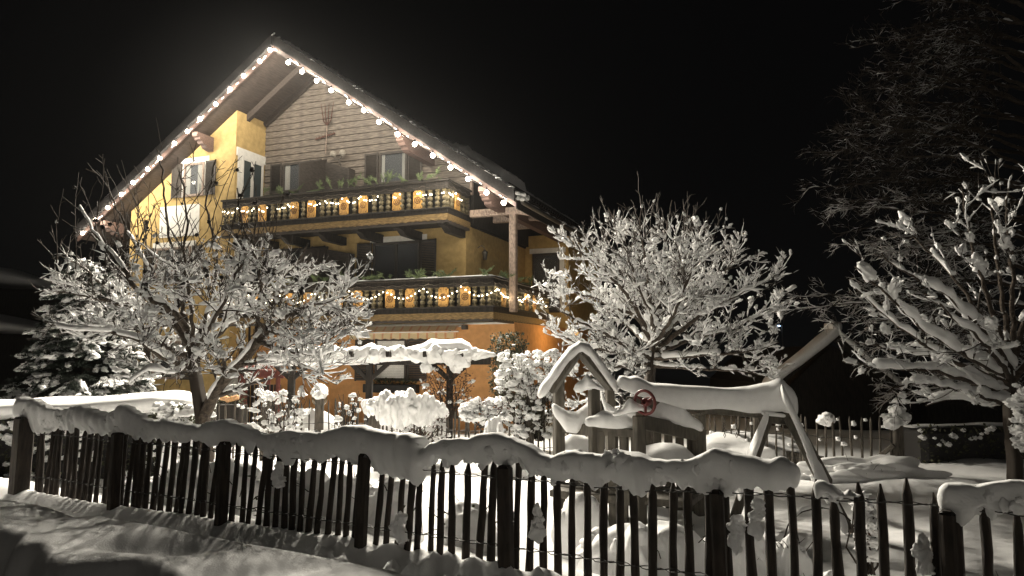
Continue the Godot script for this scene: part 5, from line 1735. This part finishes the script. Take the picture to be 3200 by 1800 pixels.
# ---------- the garden ----------
func mound(label: String, p: Vector3, r: Vector3, sd: float, twiggy := 10, amp := 0.25, called := "snowy_shrub", category := "shrub"):
	var o := thing(called, label, category)
	var mb := MB.new()
	p.y = ground_h(p.x, p.z) - 0.03
	lump(mb, p, r, 4, amp, 0.55, 0.3, Basis(), sd)
	for k in 3:
		var a := rf(0, TAU)
		lump(mb, p + V(cos(a) * r.x * 0.55, r.y * rf(0.2, 0.6), sin(a) * r.z * 0.5), r * rf(0.35, 0.55), 3, 0.3, 0.7, 0.8, Basis(), sd + k)
	part2("snow", mb, M.snow, o)
	if twiggy > 0:
		mb = MB.new()
		for k in twiggy:
			var d := (rv() + V(0, 0.7, 0)).normalized()
			var q := p + d * r * rf(0.75, 0.95)
			var pts := PackedVector3Array([q])
			for j in 3:
				d = (d + rv() * 0.35).normalized()
				q += d * rf(0.05, 0.11)
				pts.append(q)
			mb.tube(pts, PackedFloat32Array([0.006, 0.005, 0.004, 0.002]), 4)
		var tw := part2("twigs", mb, M.twig, o)
		tw.set_meta("kind", "stuff")
		var xf := []
		for k in twiggy * 3:
			var d := (rv() + V(0, -0.1, 0)).normalized()
			if d.y < -0.5: continue
			xf.append(Transform3D(Basis.from_euler(rv() * 3.0) * Basis.from_scale(Vector3.ONE * rf(0.04, 0.09)), p + d * r * rf(0.9, 1.02)))
		scatter("leaves", leaf_mesh, M.leaf, xf, o)

# a shrub of stems, leaves and dabs of snow in a box of space
func leafy(called: String, label: String, category: String, lo: Vector3, hi: Vector3, n_leaf: int, n_snow: int, leaf: Material, snow_r: float, stems := 12, leaf_r := 0.06, shape := 1.0) -> Node3D:
	var o := thing(called, label, category)
	var c := (lo + hi) * 0.5
	var h := (hi - lo) * 0.5
	var mb := MB.new()
	for k in stems:
		var p := V(c.x + rf(-0.4, 0.4) * h.x, lo.y - 0.1, c.z + rf(-0.4, 0.4) * h.z)
		var e := V(c.x + rf(-1, 1) * h.x, lerpf(lo.y, hi.y, rf(0.6, 1.0)), c.z + rf(-1, 1) * h.z)
		var pts := curve([p, p.lerp(e, 0.5) + rv() * 0.12, e], 0.02, 0.1)
		var rr := PackedFloat32Array()
		for j in pts.size(): rr.append(lerpf(0.012, 0.003, j / float(pts.size())))
		mb.tube(pts, rr, 4)
	part2("stems", mb, M.twig, o).set_meta("kind", "stuff")
	var xf := []
	for k in n_leaf:
		var d := rv()
		if d.length() > 1.25 * shape: continue
		xf.append(Transform3D(Basis.from_euler(rv() * 3.1) * Basis.from_scale(Vector3.ONE * leaf_r * rf(0.6, 1.4)), c + d * h))
	scatter("leaves", leaf_mesh, leaf, xf, o)
	var sn := [[], [], [], [], []]
	for k in n_snow:
		var d := rv()
		if d.length() > 1.25 * shape: continue
		var s := snow_r * rf(0.5, 1.4)
		sn[k % 5].append(Transform3D(Basis.from_euler(V(rf(-0.4, 0.4), rf(-3, 3), rf(-0.4, 0.4))) * Basis.from_scale(V(s * rf(0.9, 1.9), s * rf(0.6, 1.0), s)), c + d * h))
	for k in 5: scatter("snow_clumps" if k == 0 else "snow_clumps_%03d" % k, lumps[k], M.snow_lump, sn[k], o)
	return o

func build_garden():
	# mounds seen between the stakes, from the left post to the right
	mound("low snow mound behind the second fence post from the left", V(-4.265, 0.292, -8.900), V(0.45, 0.42, 0.4), 1.0, 8)
	mound("rounded snowy shrub behind the fence below the apple tree trunk", V(-3.623, 0.279, -8.400), V(0.42, 0.62, 0.4), 2.0, 14)
	mound("snowy shrub behind the thick third fence post", V(-2.863, 0.276, -7.900), V(0.42, 0.60, 0.4), 3.0, 16)
	mound("leafy snowed bush just right of the third fence post", V(-2.135, 0.321, -7.400), V(0.34, 0.56, 0.35), 4.0, 26)
	mound("tall snow mound left of the fourth fence post", V(-1.659, 0.282, -7.200), V(0.46, 0.58, 0.4), 5.0, 10)
	mound("snowy shrub right of the fourth fence post", V(-1.098, 0.195, -6.900), V(0.30, 0.52, 0.3), 6.0, 14)
	mound("small snow hump before the fifth fence post", V(-0.362, 0.166, -6.400), V(0.24, 0.40, 0.25), 7.0, 10)
	mound("steep snow hump under the play tower platform", V(0.692, -0.142, -7.600), V(0.30, 0.60, 0.3), 8.0, 0, 0.1)
	mound("broad domed snow mound before the play tower", V(0.937, -0.114, -6.600), V(0.42, 0.50, 0.4), 9.0, 6, 0.12)
	mound("second domed snow mound, below the red wheel", V(1.406, -0.140, -6.700), V(0.40, 0.52, 0.4), 10.0, 8, 0.12)
	mound("snow mound behind the fence under the swing beam", V(1.929, -0.208, -6.700), V(0.36, 0.44, 0.4), 11.0, 6, 0.15)
	mound("round snow topped plant right of the swing frame", V(2.432, 0.256, -6.600), V(0.15, 0.36, 0.15), 12.0, 10, 0.3)
	mound("heaped snow at the foot of the fence near the lower right", V(2.313, 0.089, -5.600), V(0.2, 0.30, 0.2), 13.0, 14, 0.4)
	leafy("seed_plant", "dead flower stalks dotted with snow beside the bare right stakes", "plant", V(2.655, 0.068, -5.900), V(2.780, 0.571, -5.700), 20, 110, M.dry_leaf, 0.026, 14, 0.03)
	leafy("frosted_bush", "bush of small snow balls at the right frame edge below the tree", "shrub", V(5.824, 0.444, -8.800), V(6.057, 1.289, -8.400), 60, 160, M.leaf, 0.04, 10, 0.04)
	mound("snow hump at the far lower right behind the last stakes", V(3.106, 0.200, -5.000), V(0.22, 0.26, 0.22), 15.0, 4, 0.2)
	mound("low shrub under snow just inside the far right stakes", V(3.523, 0.277, -5.300), V(0.16, 0.36, 0.16), 16.0, 10, 0.35)
	# a bent bramble arching with snow
	var o := thing("arched_cane", "thin cane bent into an arch by snow beside the swing frame", "plant")
	var mb := MB.new()
	var cp := curve([V(2.702, -0.258, -7.600), V(2.777, -0.064, -7.600), V(2.900, 0.052, -7.600), V(3.082, 0.099, -7.600), V(3.260, 0.072, -7.600), V(3.396, -0.026, -7.600)], 0.004, 0.05)
	var rr := PackedFloat32Array()
	for k in cp.size(): rr.append(0.008)
	mb.tube(cp, rr, 5)
	part2("stem", mb, M.twig, o)
	mb = MB.new()
	bolster(mb, [V(2.798, -0.033, -7.600), V(2.901, 0.068, -7.600), V(3.082, 0.115, -7.600), V(3.261, 0.087, -7.600)], [0.02, 0.03, 0.03, 0.02], [0.03, 0.05, 0.05, 0.03], [0.01, 0.01, 0.01, 0.01], 0.02, 3.0, 0.9, 10, 0.03)
	part2("snow", mb, M.snow, o)

	# hedge at the left under its quilt
	o = thing("hedge", "clipped dark hedge at the left under a deep smooth quilt of snow", "hedge")
	mb = MB.new()
	bolster(mb, [V(-9.548, 0.749, -12.400), V(-8.492, 0.736, -12.400), V(-7.702, 0.749, -12.400), V(-6.911, 0.762, -12.400), V(-6.187, 0.788, -12.400), V(-5.661, 0.827, -12.400), V(-5.317, 0.814, -12.400)], [0.75, 0.8, 0.8, 0.8, 0.8, 0.75, 0.6], [0.20, 0.21, 0.24, 0.22, 0.26, 0.26, 0.22], [0.20, 0.22, 0.16, 0.16, 0.20, 0.16, 0.12], 0.09, 0.5, 0.8, 26, 0.08)
	part2("snow_quilt", mb, M.snow, o)
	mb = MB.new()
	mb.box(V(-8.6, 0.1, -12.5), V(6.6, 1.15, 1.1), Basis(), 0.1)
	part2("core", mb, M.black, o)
	var xf := []
	var sn := [[], [], [], [], []]
	for k in 5200:
		var p := V(rf(-12.0, -5.25), rf(-0.4, 0.78), -11.92 + rf(-0.08, 0.12))
		if k % 4 == 0: p = V(-5.3 + rf(-0.08, 0.12), p.y, rf(-13.0, -11.9))
		xf.append(Transform3D(Basis.from_euler(rv() * 3.1) * Basis.from_scale(Vector3.ONE * rf(0.04, 0.075)), p))
		if k % 14 == 0:
			var s := rf(0.03, 0.07)
			sn[k % 5].append(Transform3D(Basis.from_scale(V(s * 1.4, s, s)), p + V(0, 0.03, 0.05)))
	scatter("leaves", leaf_mesh, M.leaf, xf, o)
	for k in 5: scatter("snow_clumps" if k == 0 else "snow_clumps_%03d" % k, lumps[k], M.snow_lump, sn[k], o)
	leafy("boxwood", "dark round bush with snow clods at the end of the hedge by the apple trunk", "shrub", V(-5.363, 0.351, -11.300), V(-4.728, 0.891, -11.000), 1100, 60, M.leaf, 0.07, 8, 0.06)
	mound("white snow knob above the fence between hedge and apple trunk", V(-4.818, 0.705, -10.600), V(0.12, 0.92, 0.12), 21.0, 4, 0.2)

	# tables and shrubs in front of the house
	mound("snow covered garden table seen through the grey palings", V(-4.229, 0.166, -16.000), V(0.75, 0.85, 0.6), 31.0, 0, 0.06, "garden_table", "table")
	mound("second snow covered table, right of the globe lantern", V(-2.218, 0.148, -16.200), V(0.85, 0.70, 0.6), 32.0, 0, 0.06, "garden_table", "table")
	mound("snow laden clump in front of the weathered palings", V(-0.287, 0.207, -12.600), V(0.2, 0.80, 0.2), 33.0, 16, 0.45)
	mound("low snow pillow beside the weathered palings", V(0.013, 0.196, -12.700), V(0.24, 0.62, 0.2), 34.0, 6, 0.3)

	# pergola
	o = thing("pergola", "brown timber pergola before the ground floor carrying a thick roll of snow", "pergola")
	for q in [[V(-3.065, 1.560, -16.000), true], [V(-1.336, 1.560, -16.000), true], [V(-4.824, 1.559, -16.300), false]]:
		var p: Vector3 = q[0]
		mb = MB.new(); mb.box(V(p.x, 0.55, p.z), V(0.14, 2.0, 0.14), Basis(), 0.015)
		part2("post", mb, M.pale_wood if false else M.dark_wood, o)
		for s in [-1.0, 1.0]:
			mb = MB.new(); mb.beam(V(p.x, 1.12, p.z), V(p.x + s * 0.42, 1.50, p.z), 0.09, 0.10, 0.01)
			part2("brace", mb, M.dark_wood, o)
	mb = MB.new(); mb.beam(V(-5.151, 1.517, -16.100), V(-0.454, 1.535, -16.000), 0.13, 0.16, 0.012)
	part2("beam", mb, M.dark_wood, o)
	for k in 7:
		var p: Vector3 = V(-5.0 + k * 0.78, 1.68, -16.0)
		mb = MB.new(); mb.beam(p + V(0.03, 0, 0.35), p + V(0.45, 0.02, -1.5), 0.08, 0.13, 0.01)
		part2("rafter", mb, M.dark_wood, o)
	mb = MB.new()
	bolster(mb, [V(-5.122, 1.620, -16.000), V(-4.523, 1.637, -16.000), V(-4.095, 1.671, -16.000), V(-3.752, 1.645, -16.000), V(-3.271, 1.662, -15.950), V(-3.010, 1.722, -15.920), V(-2.810, 1.662, -16.000), V(-2.425, 1.722, -16.000), V(-2.297, 1.705, -16.000), V(-1.954, 1.739, -16.000), V(-1.741, 1.808, -16.000), V(-1.441, 1.808, -16.000), V(-1.098, 1.808, -16.000), V(-0.926, 1.756, -16.000), V(-0.797, 1.654, -16.000), V(-0.625, 1.671, -16.000), V(-0.428, 1.662, -16.000)], [0.16, 0.2, 0.22, 0.18, 0.22, 0.26, 0.2, 0.24, 0.22, 0.25, 0.32, 0.34, 0.32, 0.28, 0.18, 0.18, 0.1], [0.16, 0.16, 0.17, 0.15, 0.15, 0.20, 0.15, 0.19, 0.15, 0.19, 0.23, 0.21, 0.22, 0.18, 0.11, 0.12, 0.08], [0.17, 0.17, 0.20, 0.18, 0.21, 0.20, 0.18, 0.21, 0.19, 0.21, 0.24, 0.26, 0.24, 0.21, 0.15, 0.12, 0.07], 0.07, 1.1, 0.8, 26, 0.03)
	for q in [[V(-2.935, 1.687, -15.750), 0.15], [V(-2.346, 1.737, -15.750), 0.13], [V(-1.830, 1.392, -15.850), 0.12], [V(-1.170, 1.434, -15.850), 0.15], [V(-1.082, 1.561, -15.800), 0.2], [V(-1.628, 1.670, -15.750), 0.2]]:
		lump(mb, q[0], V(q[1], q[1], q[1] * 0.9), 3, 0.25, 0.7, 0.95, Basis(), q[1] * 40.0)
	for k in 22:
		var t := k / 21.0
		var p: Vector3 = (V(-4.482, 1.687, -15.850)).lerp(V(-0.832, 1.670, -15.850), t)
		var r := rf(0.09, 0.14) + 0.05 * smoothstep(0.7, 0.9, t) * (1.0 - smoothstep(0.95, 1.0, t))
		lump(mb, p + V(rf(-0.05, 0.05), rf(-0.02, 0.04), rf(-0.05, 0.05)), V(r * 1.5, r * rf(0.8, 1.2), r), 3, 0.35, 0.7, 1.2, Basis(), k + 50.0)
	part2("snow_roll", mb, M.snow, o)
	leafy("withered_vine", "brown withered vine hanging from the right end of the pergola", "vine", V(-1.962, 0.414, -16.050), V(-0.786, 1.477, -15.800), 900, 46, M.dry_leaf, 0.035, 26, 0.055, 0.9)
	leafy("fence_creeper", "brown creeper dotted with snow under the snow roll on the palings", "vine", V(-2.175, 0.102, -13.550), V(-1.130, 0.677, -13.450), 500, 90, M.dry_leaf, 0.03, 20, 0.04, 1.0)
	leafy("climbing_plant", "evergreen climber covering the corner of the orange ground floor wall", "climber", V(-0.495, 0.635, -16.600), V(0.361, 2.159, -16.000), 2600, 20, M.leaf, 0.04, 26, 0.07, 1.0)
	leafy("rose_bush", "sprawling climbing rose sprinkled with snow left of the play tower", "shrub", V(-0.306, 0.078, -15.200), V(1.018, 1.718, -14.400), 3200, 460, M.leaf, 0.05, 60, 0.036, 1.15)
	leafy("low_rose", "low snow dabbed shrub on the palings under the climber", "shrub", V(-0.924, 0.452, -13.600), V(-0.057, 0.862, -13.300), 260, 110, M.dry_leaf, 0.05, 14, 0.05, 1.0)
	leafy("young_shrub", "leggy shrub with snow blobs before the red porch", "shrub", V(-4.258, 0.207, -12.600), V(-3.433, 1.052, -12.200), 120, 70, M.leaf, 0.045, 36, 0.030, 1.3)
	leafy("bare_shrub", "thin bare shrub with snowy twigs right of the globe lantern", "shrub", V(-2.972, 0.318, -12.800), V(-2.585, 1.038, -12.500), 20, 26, M.leaf, 0.035, 22, 0.026, 1.0)

	# globe lantern on a post
	o = thing("globe_lantern", "amber glass globe lantern on a post, capped with snow", "lantern")
	var g: Vector3 = V(-3.840, 0.789, -14.900)
	mb = MB.new(); mb.tube(PackedVector3Array([V(g.x, -0.5, g.z), V(g.x, g.y - 0.12, g.z)]), PackedFloat32Array([0.05, 0.045]), 8)
	part2("post", mb, M.metal, o)
	mb = MB.new(); lump(mb, g, Vector3.ONE * 0.155, 3, 0.0, 1.0, 1.0)
	part2("globe", mb, M.amber_glass, o)
	mb = MB.new(); lump(mb, g + V(0, 0.10, 0), V(0.175, 0.19, 0.175), 3, 0.12, 0.7, 0.25)
	part2("snow_cap", mb, M.snow, o)

	# red timber porch at the left of the ground floor
	o = thing("porch", "red stained timber porch frame against the ground floor", "porch")
	for q in [[V(-5.977, 1.250, -16.600), 0.16], [V(-5.791, 1.229, -17.600), 0.16], [V(-5.245, 1.248, -16.700), 0.10]]:
		var p: Vector3 = q[0]
		mb = MB.new(); mb.box(V(p.x, 0.45, p.z), V(q[1], 1.9, q[1]), Basis(Vector3.UP, 0.35), 0.012)
		part2("post", mb, M.red_wood, o)
	mb = MB.new(); mb.beam(V(-6.102, 1.285, -16.600), V(-5.126, 1.229, -16.750), 0.12, 0.18, 0.012)
	part2("beam", mb, M.red_wood, o)
	mb = MB.new(); mb.beam(V(-5.980, 1.338, -16.600), V(-5.785, 1.366, -17.800), 0.12, 0.16, 0.012)
	part2("beam", mb, M.red_wood, o)
	i_planks(o, V(-5.900, 0.015, -16.700), V(-5.271, -0.004, -16.900), 9, 1.0, M.dark_wood)
	i_planks(o, V(-6.750, -0.004, -16.900), V(-6.005, 0.025, -16.600), 8, 0.72, M.dark_wood)
	o = thing("lace_window", "small window with a white lace curtain beside the red porch", "window", V(-6.620, 0.995, -17.600), deg_to_rad(-21))
	mb = MB.new(); mb.box(V(0, 0, 0), V(0.55, 0.75, 0.06), Basis(), 0.006)
	part2("frame", mb, M.red_wood, o)
	mb = MB.new()
	var rows := []
	for r in 2:
		var row := PackedVector3Array()
		for c in 30: row.append(V(-0.22 + 0.44 * c / 29.0, -0.32 + 0.64 * r, 0.045 + 0.01 * sin(c * 1.3)))
		rows.append(row)
	mb.grid(rows, false, V(0, 0, 1))
	part2("curtain", mb, M.curtain, o)
	o = thing("planter", "dark wooden planter with evergreen filling beside the red porch", "planter")
	var pp: Vector3 = V(-6.207, 0.616, -16.200)
	mb = MB.new(); mb.box(pp + V(0, -0.22, 0), V(0.95, 0.4, 0.3), Basis(Vector3.UP, -0.36), 0.015)
	part2("box", mb, M.dark_wood, o)
	xf = []
	for k in 120: xf.append(Transform3D(Basis.from_euler(rv() * 3.0) * Basis.from_scale(Vector3.ONE * rf(0.05, 0.09)), pp + V(rf(-0.42, 0.42), rf(0.0, 0.16), rf(-0.1, 0.1))))
	scatter("foliage", leaf_mesh, M.leaf, xf, o)
	for q in [["tan wrapped bundle with a bow lying on the planter", V(-6.238, 0.763, -16.000), 0.30, 0.25], ["smaller tan wrapped bundle at the right end of the planter", V(-5.998, 0.729, -16.000), 0.28, -0.25]]:
		o = thing("bundle", q[0], "parcel")
		mb = MB.new(); mb.box(q[1], V(q[2], 0.11, 0.12), Basis(Vector3(0, 0, 1), -q[3]) , 0.025)
		part2("wrapping", mb, M.tan, o)
		mb = MB.new(); mb.box(q[1], V(0.03, 0.118, 0.128), Basis(Vector3(0, 0, 1), -q[3]), 0.008)
		part2("ribbon", mb, M.gold_wood, o)

	# raised bed with a log edge behind the swing
	o = thing("raised_bed", "raised garden bed edged with upright logs and heaped with snow behind the swing", "garden bed")
	var l0: Vector3 = V(5.124, -0.154, -13.900); var l1: Vector3 = V(5.420, -0.169, -13.200)
	for k in 9:
		var p := l0.lerp(l1, k / 8.0)
		mb = MB.new(); mb.tube(PackedVector3Array([V(p.x, -0.5, p.z), V(p.x, -0.12, p.z)]), PackedFloat32Array([0.06, 0.055]), 8)
		part2("log", mb, M.stake_grey, o)
	mb = MB.new()
	lump(mb, V(4.6, -0.28, -14.6), V(1.3, 0.42, 0.7), 4, 0.2, 0.6, 0.3, Basis(), 4.0)
	part2("snow", mb, M.snow, o)
	mound("snow bank along the foot of the corner fence", V(5.808, -0.193, -12.200), V(1.1, 0.30, 0.32), 41.0, 10, 0.7, "snow_bank", "snow bank")

func i_planks(o: Node3D, a: Vector3, b: Vector3, n: int, top: float, m: Material):
	for k in n:
		var p := a.lerp(b, k / float(n - 1))
		var mb := MB.new()
		mb.box(V(p.x, top * 0.5 - 0.2, p.z), V(a.distance_to(b) / n * 0.94, top + 0.4, 0.03), Basis(Vector3.UP, -0.3), 0.004)
		part2("plank", mb, m, o)

# ---------- beyond the garden ----------
func build_surroundings():
	# barn at the right: dark gable, snow along the verge
	var o := thing("barn", "dark timber barn at the right with a strip of snow down its verge", "barn")
	var a: Vector3 = V(7.065, 0.945, -20.000)
	var c: Vector3 = V(8.676, 2.245, -20.000)
	var mb := MB.new()
	var w := 9.0
	mb.prism(V(a.x + 0.4, 0, -20.1), Vector3.RIGHT, Vector3.UP, PackedVector2Array([Vector2(0, -0.6), Vector2(w, -0.6), Vector2(w, a.y + 0.2), Vector2(2.0 * (c.x - a.x) - 0.4, a.y + 0.2), Vector2(c.x - a.x - 0.4, c.y - 0.3), Vector2(0, a.y - 0.1)]), V(0, 0, -8))
	part2("wall", mb, M.barn, o)
	mb = MB.new()
	mb.beam(a + V(-0.1, -0.1, 0), c, 0.5, 0.16, 0.01)
	mb.beam(c, V(c.x + (c.x - a.x), a.y - 0.1, -20), 0.5, 0.16, 0.01)
	part2("verge", mb, M.barn, o)
	mb = MB.new()
	bolster(mb, [a + V(-0.12, 0.06, 0), a.lerp(c, 0.5) + V(0, 0.08, 0), c + V(0, 0.06, 0)], [0.34, 0.34, 0.34], [0.20, 0.20, 0.2], [0.20, 0.20, 0.2], 0.06, 1.2, 0.7, 16, 0.08)
	bolster(mb, [c + V(0, 0.06, 0), V(c.x + (c.x - a.x) * 0.5, (a.y + c.y) * 0.5 - 0.02, -20), V(c.x + (c.x - a.x), a.y - 0.02, -20)], [0.34, 0.34, 0.34], [0.16, 0.16, 0.16], [0.1, 0.1, 0.1], 0.06, 1.2, 0.7, 16, 0.08)
	part2("verge_snow", mb, M.snow, o)
	# shed at the far left with snow on two roofs
	o = thing("shed", "low dark shed at the far left with snowy eaves behind the spruce", "shed")
	mb = MB.new(); mb.box(V(-27.0, 0.9, -36), V(12.0, 4.0, 3.0))
	part2("wall", mb, M.barn, o)
	mb = MB.new(); mb.box(V(-33.0, 2.2, -44), V(14.0, 7.6, 3.0))
	part2("wall", mb, M.barn, o)
	mb = MB.new()
	bolster(mb, [V(-33, 3.0, -34.0), V(-24.0, 3.0, -34.0), V(-20.6, 2.7, -34.0)], [2.0, 2.0, 1.6], [0.5, 0.6, 0.3], [0.22, 0.25, 0.1], 0.35, 0.25, 0.7, 18, 0.12)
	bolster(mb, [V(-40, 6.1, -42.0), V(-29.0, 6.0, -42.0), V(-26.0, 5.6, -42.0)], [2.4, 2.4, 1.8], [0.5, 0.6, 0.3], [0.35, 0.3, 0.1], 0.35, 0.25, 0.7, 18, 0.12)
	part2("roof_snow", mb, M.snow, o)
	# hedge across the dark lane at the right
	o = thing("far_hedge", "dark hedge with a frosting of snow across the lane at the right", "hedge")
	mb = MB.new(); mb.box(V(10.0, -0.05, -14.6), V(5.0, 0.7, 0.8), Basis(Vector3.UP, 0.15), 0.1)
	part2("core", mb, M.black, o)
	var xf := []; var sn := []
	for k in 900:
		var p := V(rf(7.5, 12.5), rf(-0.4, 0.35), -14.15 + rf(-0.1, 0.1))
		p.z += (p.x - 10.0) * -0.15
		xf.append(Transform3D(Basis.from_euler(rv() * 3.0) * Basis.from_scale(Vector3.ONE * rf(0.05, 0.09)), p))
		if k % 12 == 0:
			var s := rf(0.02, 0.05)
			sn.append(Transform3D(Basis.from_scale(V(s * 1.4, s, s)), V(p.x, rf(0.0, 0.3), p.z)))
	scatter("leaves", leaf_mesh, M.leaf, xf, o)
	mb = MB.new()
	bolster(mb, [V(7.6, 0.30, -14.24), V(9.0, 0.31, -14.45), V(10.5, 0.29, -14.67), V(12.4, 0.31, -14.96)], [0.16, 0.2, 0.14, 0.2], [0.04, 0.07, 0.03, 0.06], [0.03, 0.03, 0.03, 0.03], 0.06, 1.8, 0.8, 14, 0.05)
	part2("snow_cap", mb, M.snow, o)
	scatter("snow_clumps", lumps[2], M.snow_lump, sn, o)
	# the one street lamp far off
	o = thing("street_lamp", "tiny cold white street lamp far away beyond the fruit tree", "street lamp")
	var lp: Vector3 = V(32.358, 5.468, -90.000)
	mb = MB.new(); mb.tube(PackedVector3Array([V(lp.x + 0.5, -1, lp.z), V(lp.x + 0.5, lp.y + 0.1, lp.z), V(lp.x, lp.y + 0.12, lp.z)]), PackedFloat32Array([0.09, 0.07, 0.05]), 6)
	part2("pole", mb, M.metal, o)
	mb = MB.new(); mb.box(lp, V(0.46, 0.16, 0.3), Basis(), 0.03)
	var cold := flat(Color(0.7, 0.75, 0.8), 0.4)
	cold.emission_enabled = true; cold.emission = Color(0.75, 0.88, 1.0); cold.emission_energy_multiplier = 5.0
	var hd := part2("lamp_head", mb, cold, o)
	omni(hd, lp, 0.08, 0.1, Color(0.75, 0.88, 1.0))
	# lamp under the terrace that lights the side wall
	o = thing("porch_lamp", "porch lamp under the terrace lighting the orange side wall", "lamp", house.position, house.rotation.y)
	mb = MB.new(); mb.lathe(V(2.3, 2.26, -3.9), [[0.0, 0.0], [0.09, 0.02], [0.11, 0.08], [0.09, 0.13], [0.0, 0.13]], 12)
	var pl := part2("glass", mb, M.porch_glow, o)
	omni(pl, V(2.3, 2.32, -3.9), 1.3, 0.05, Color(1.0, 0.82, 0.55))
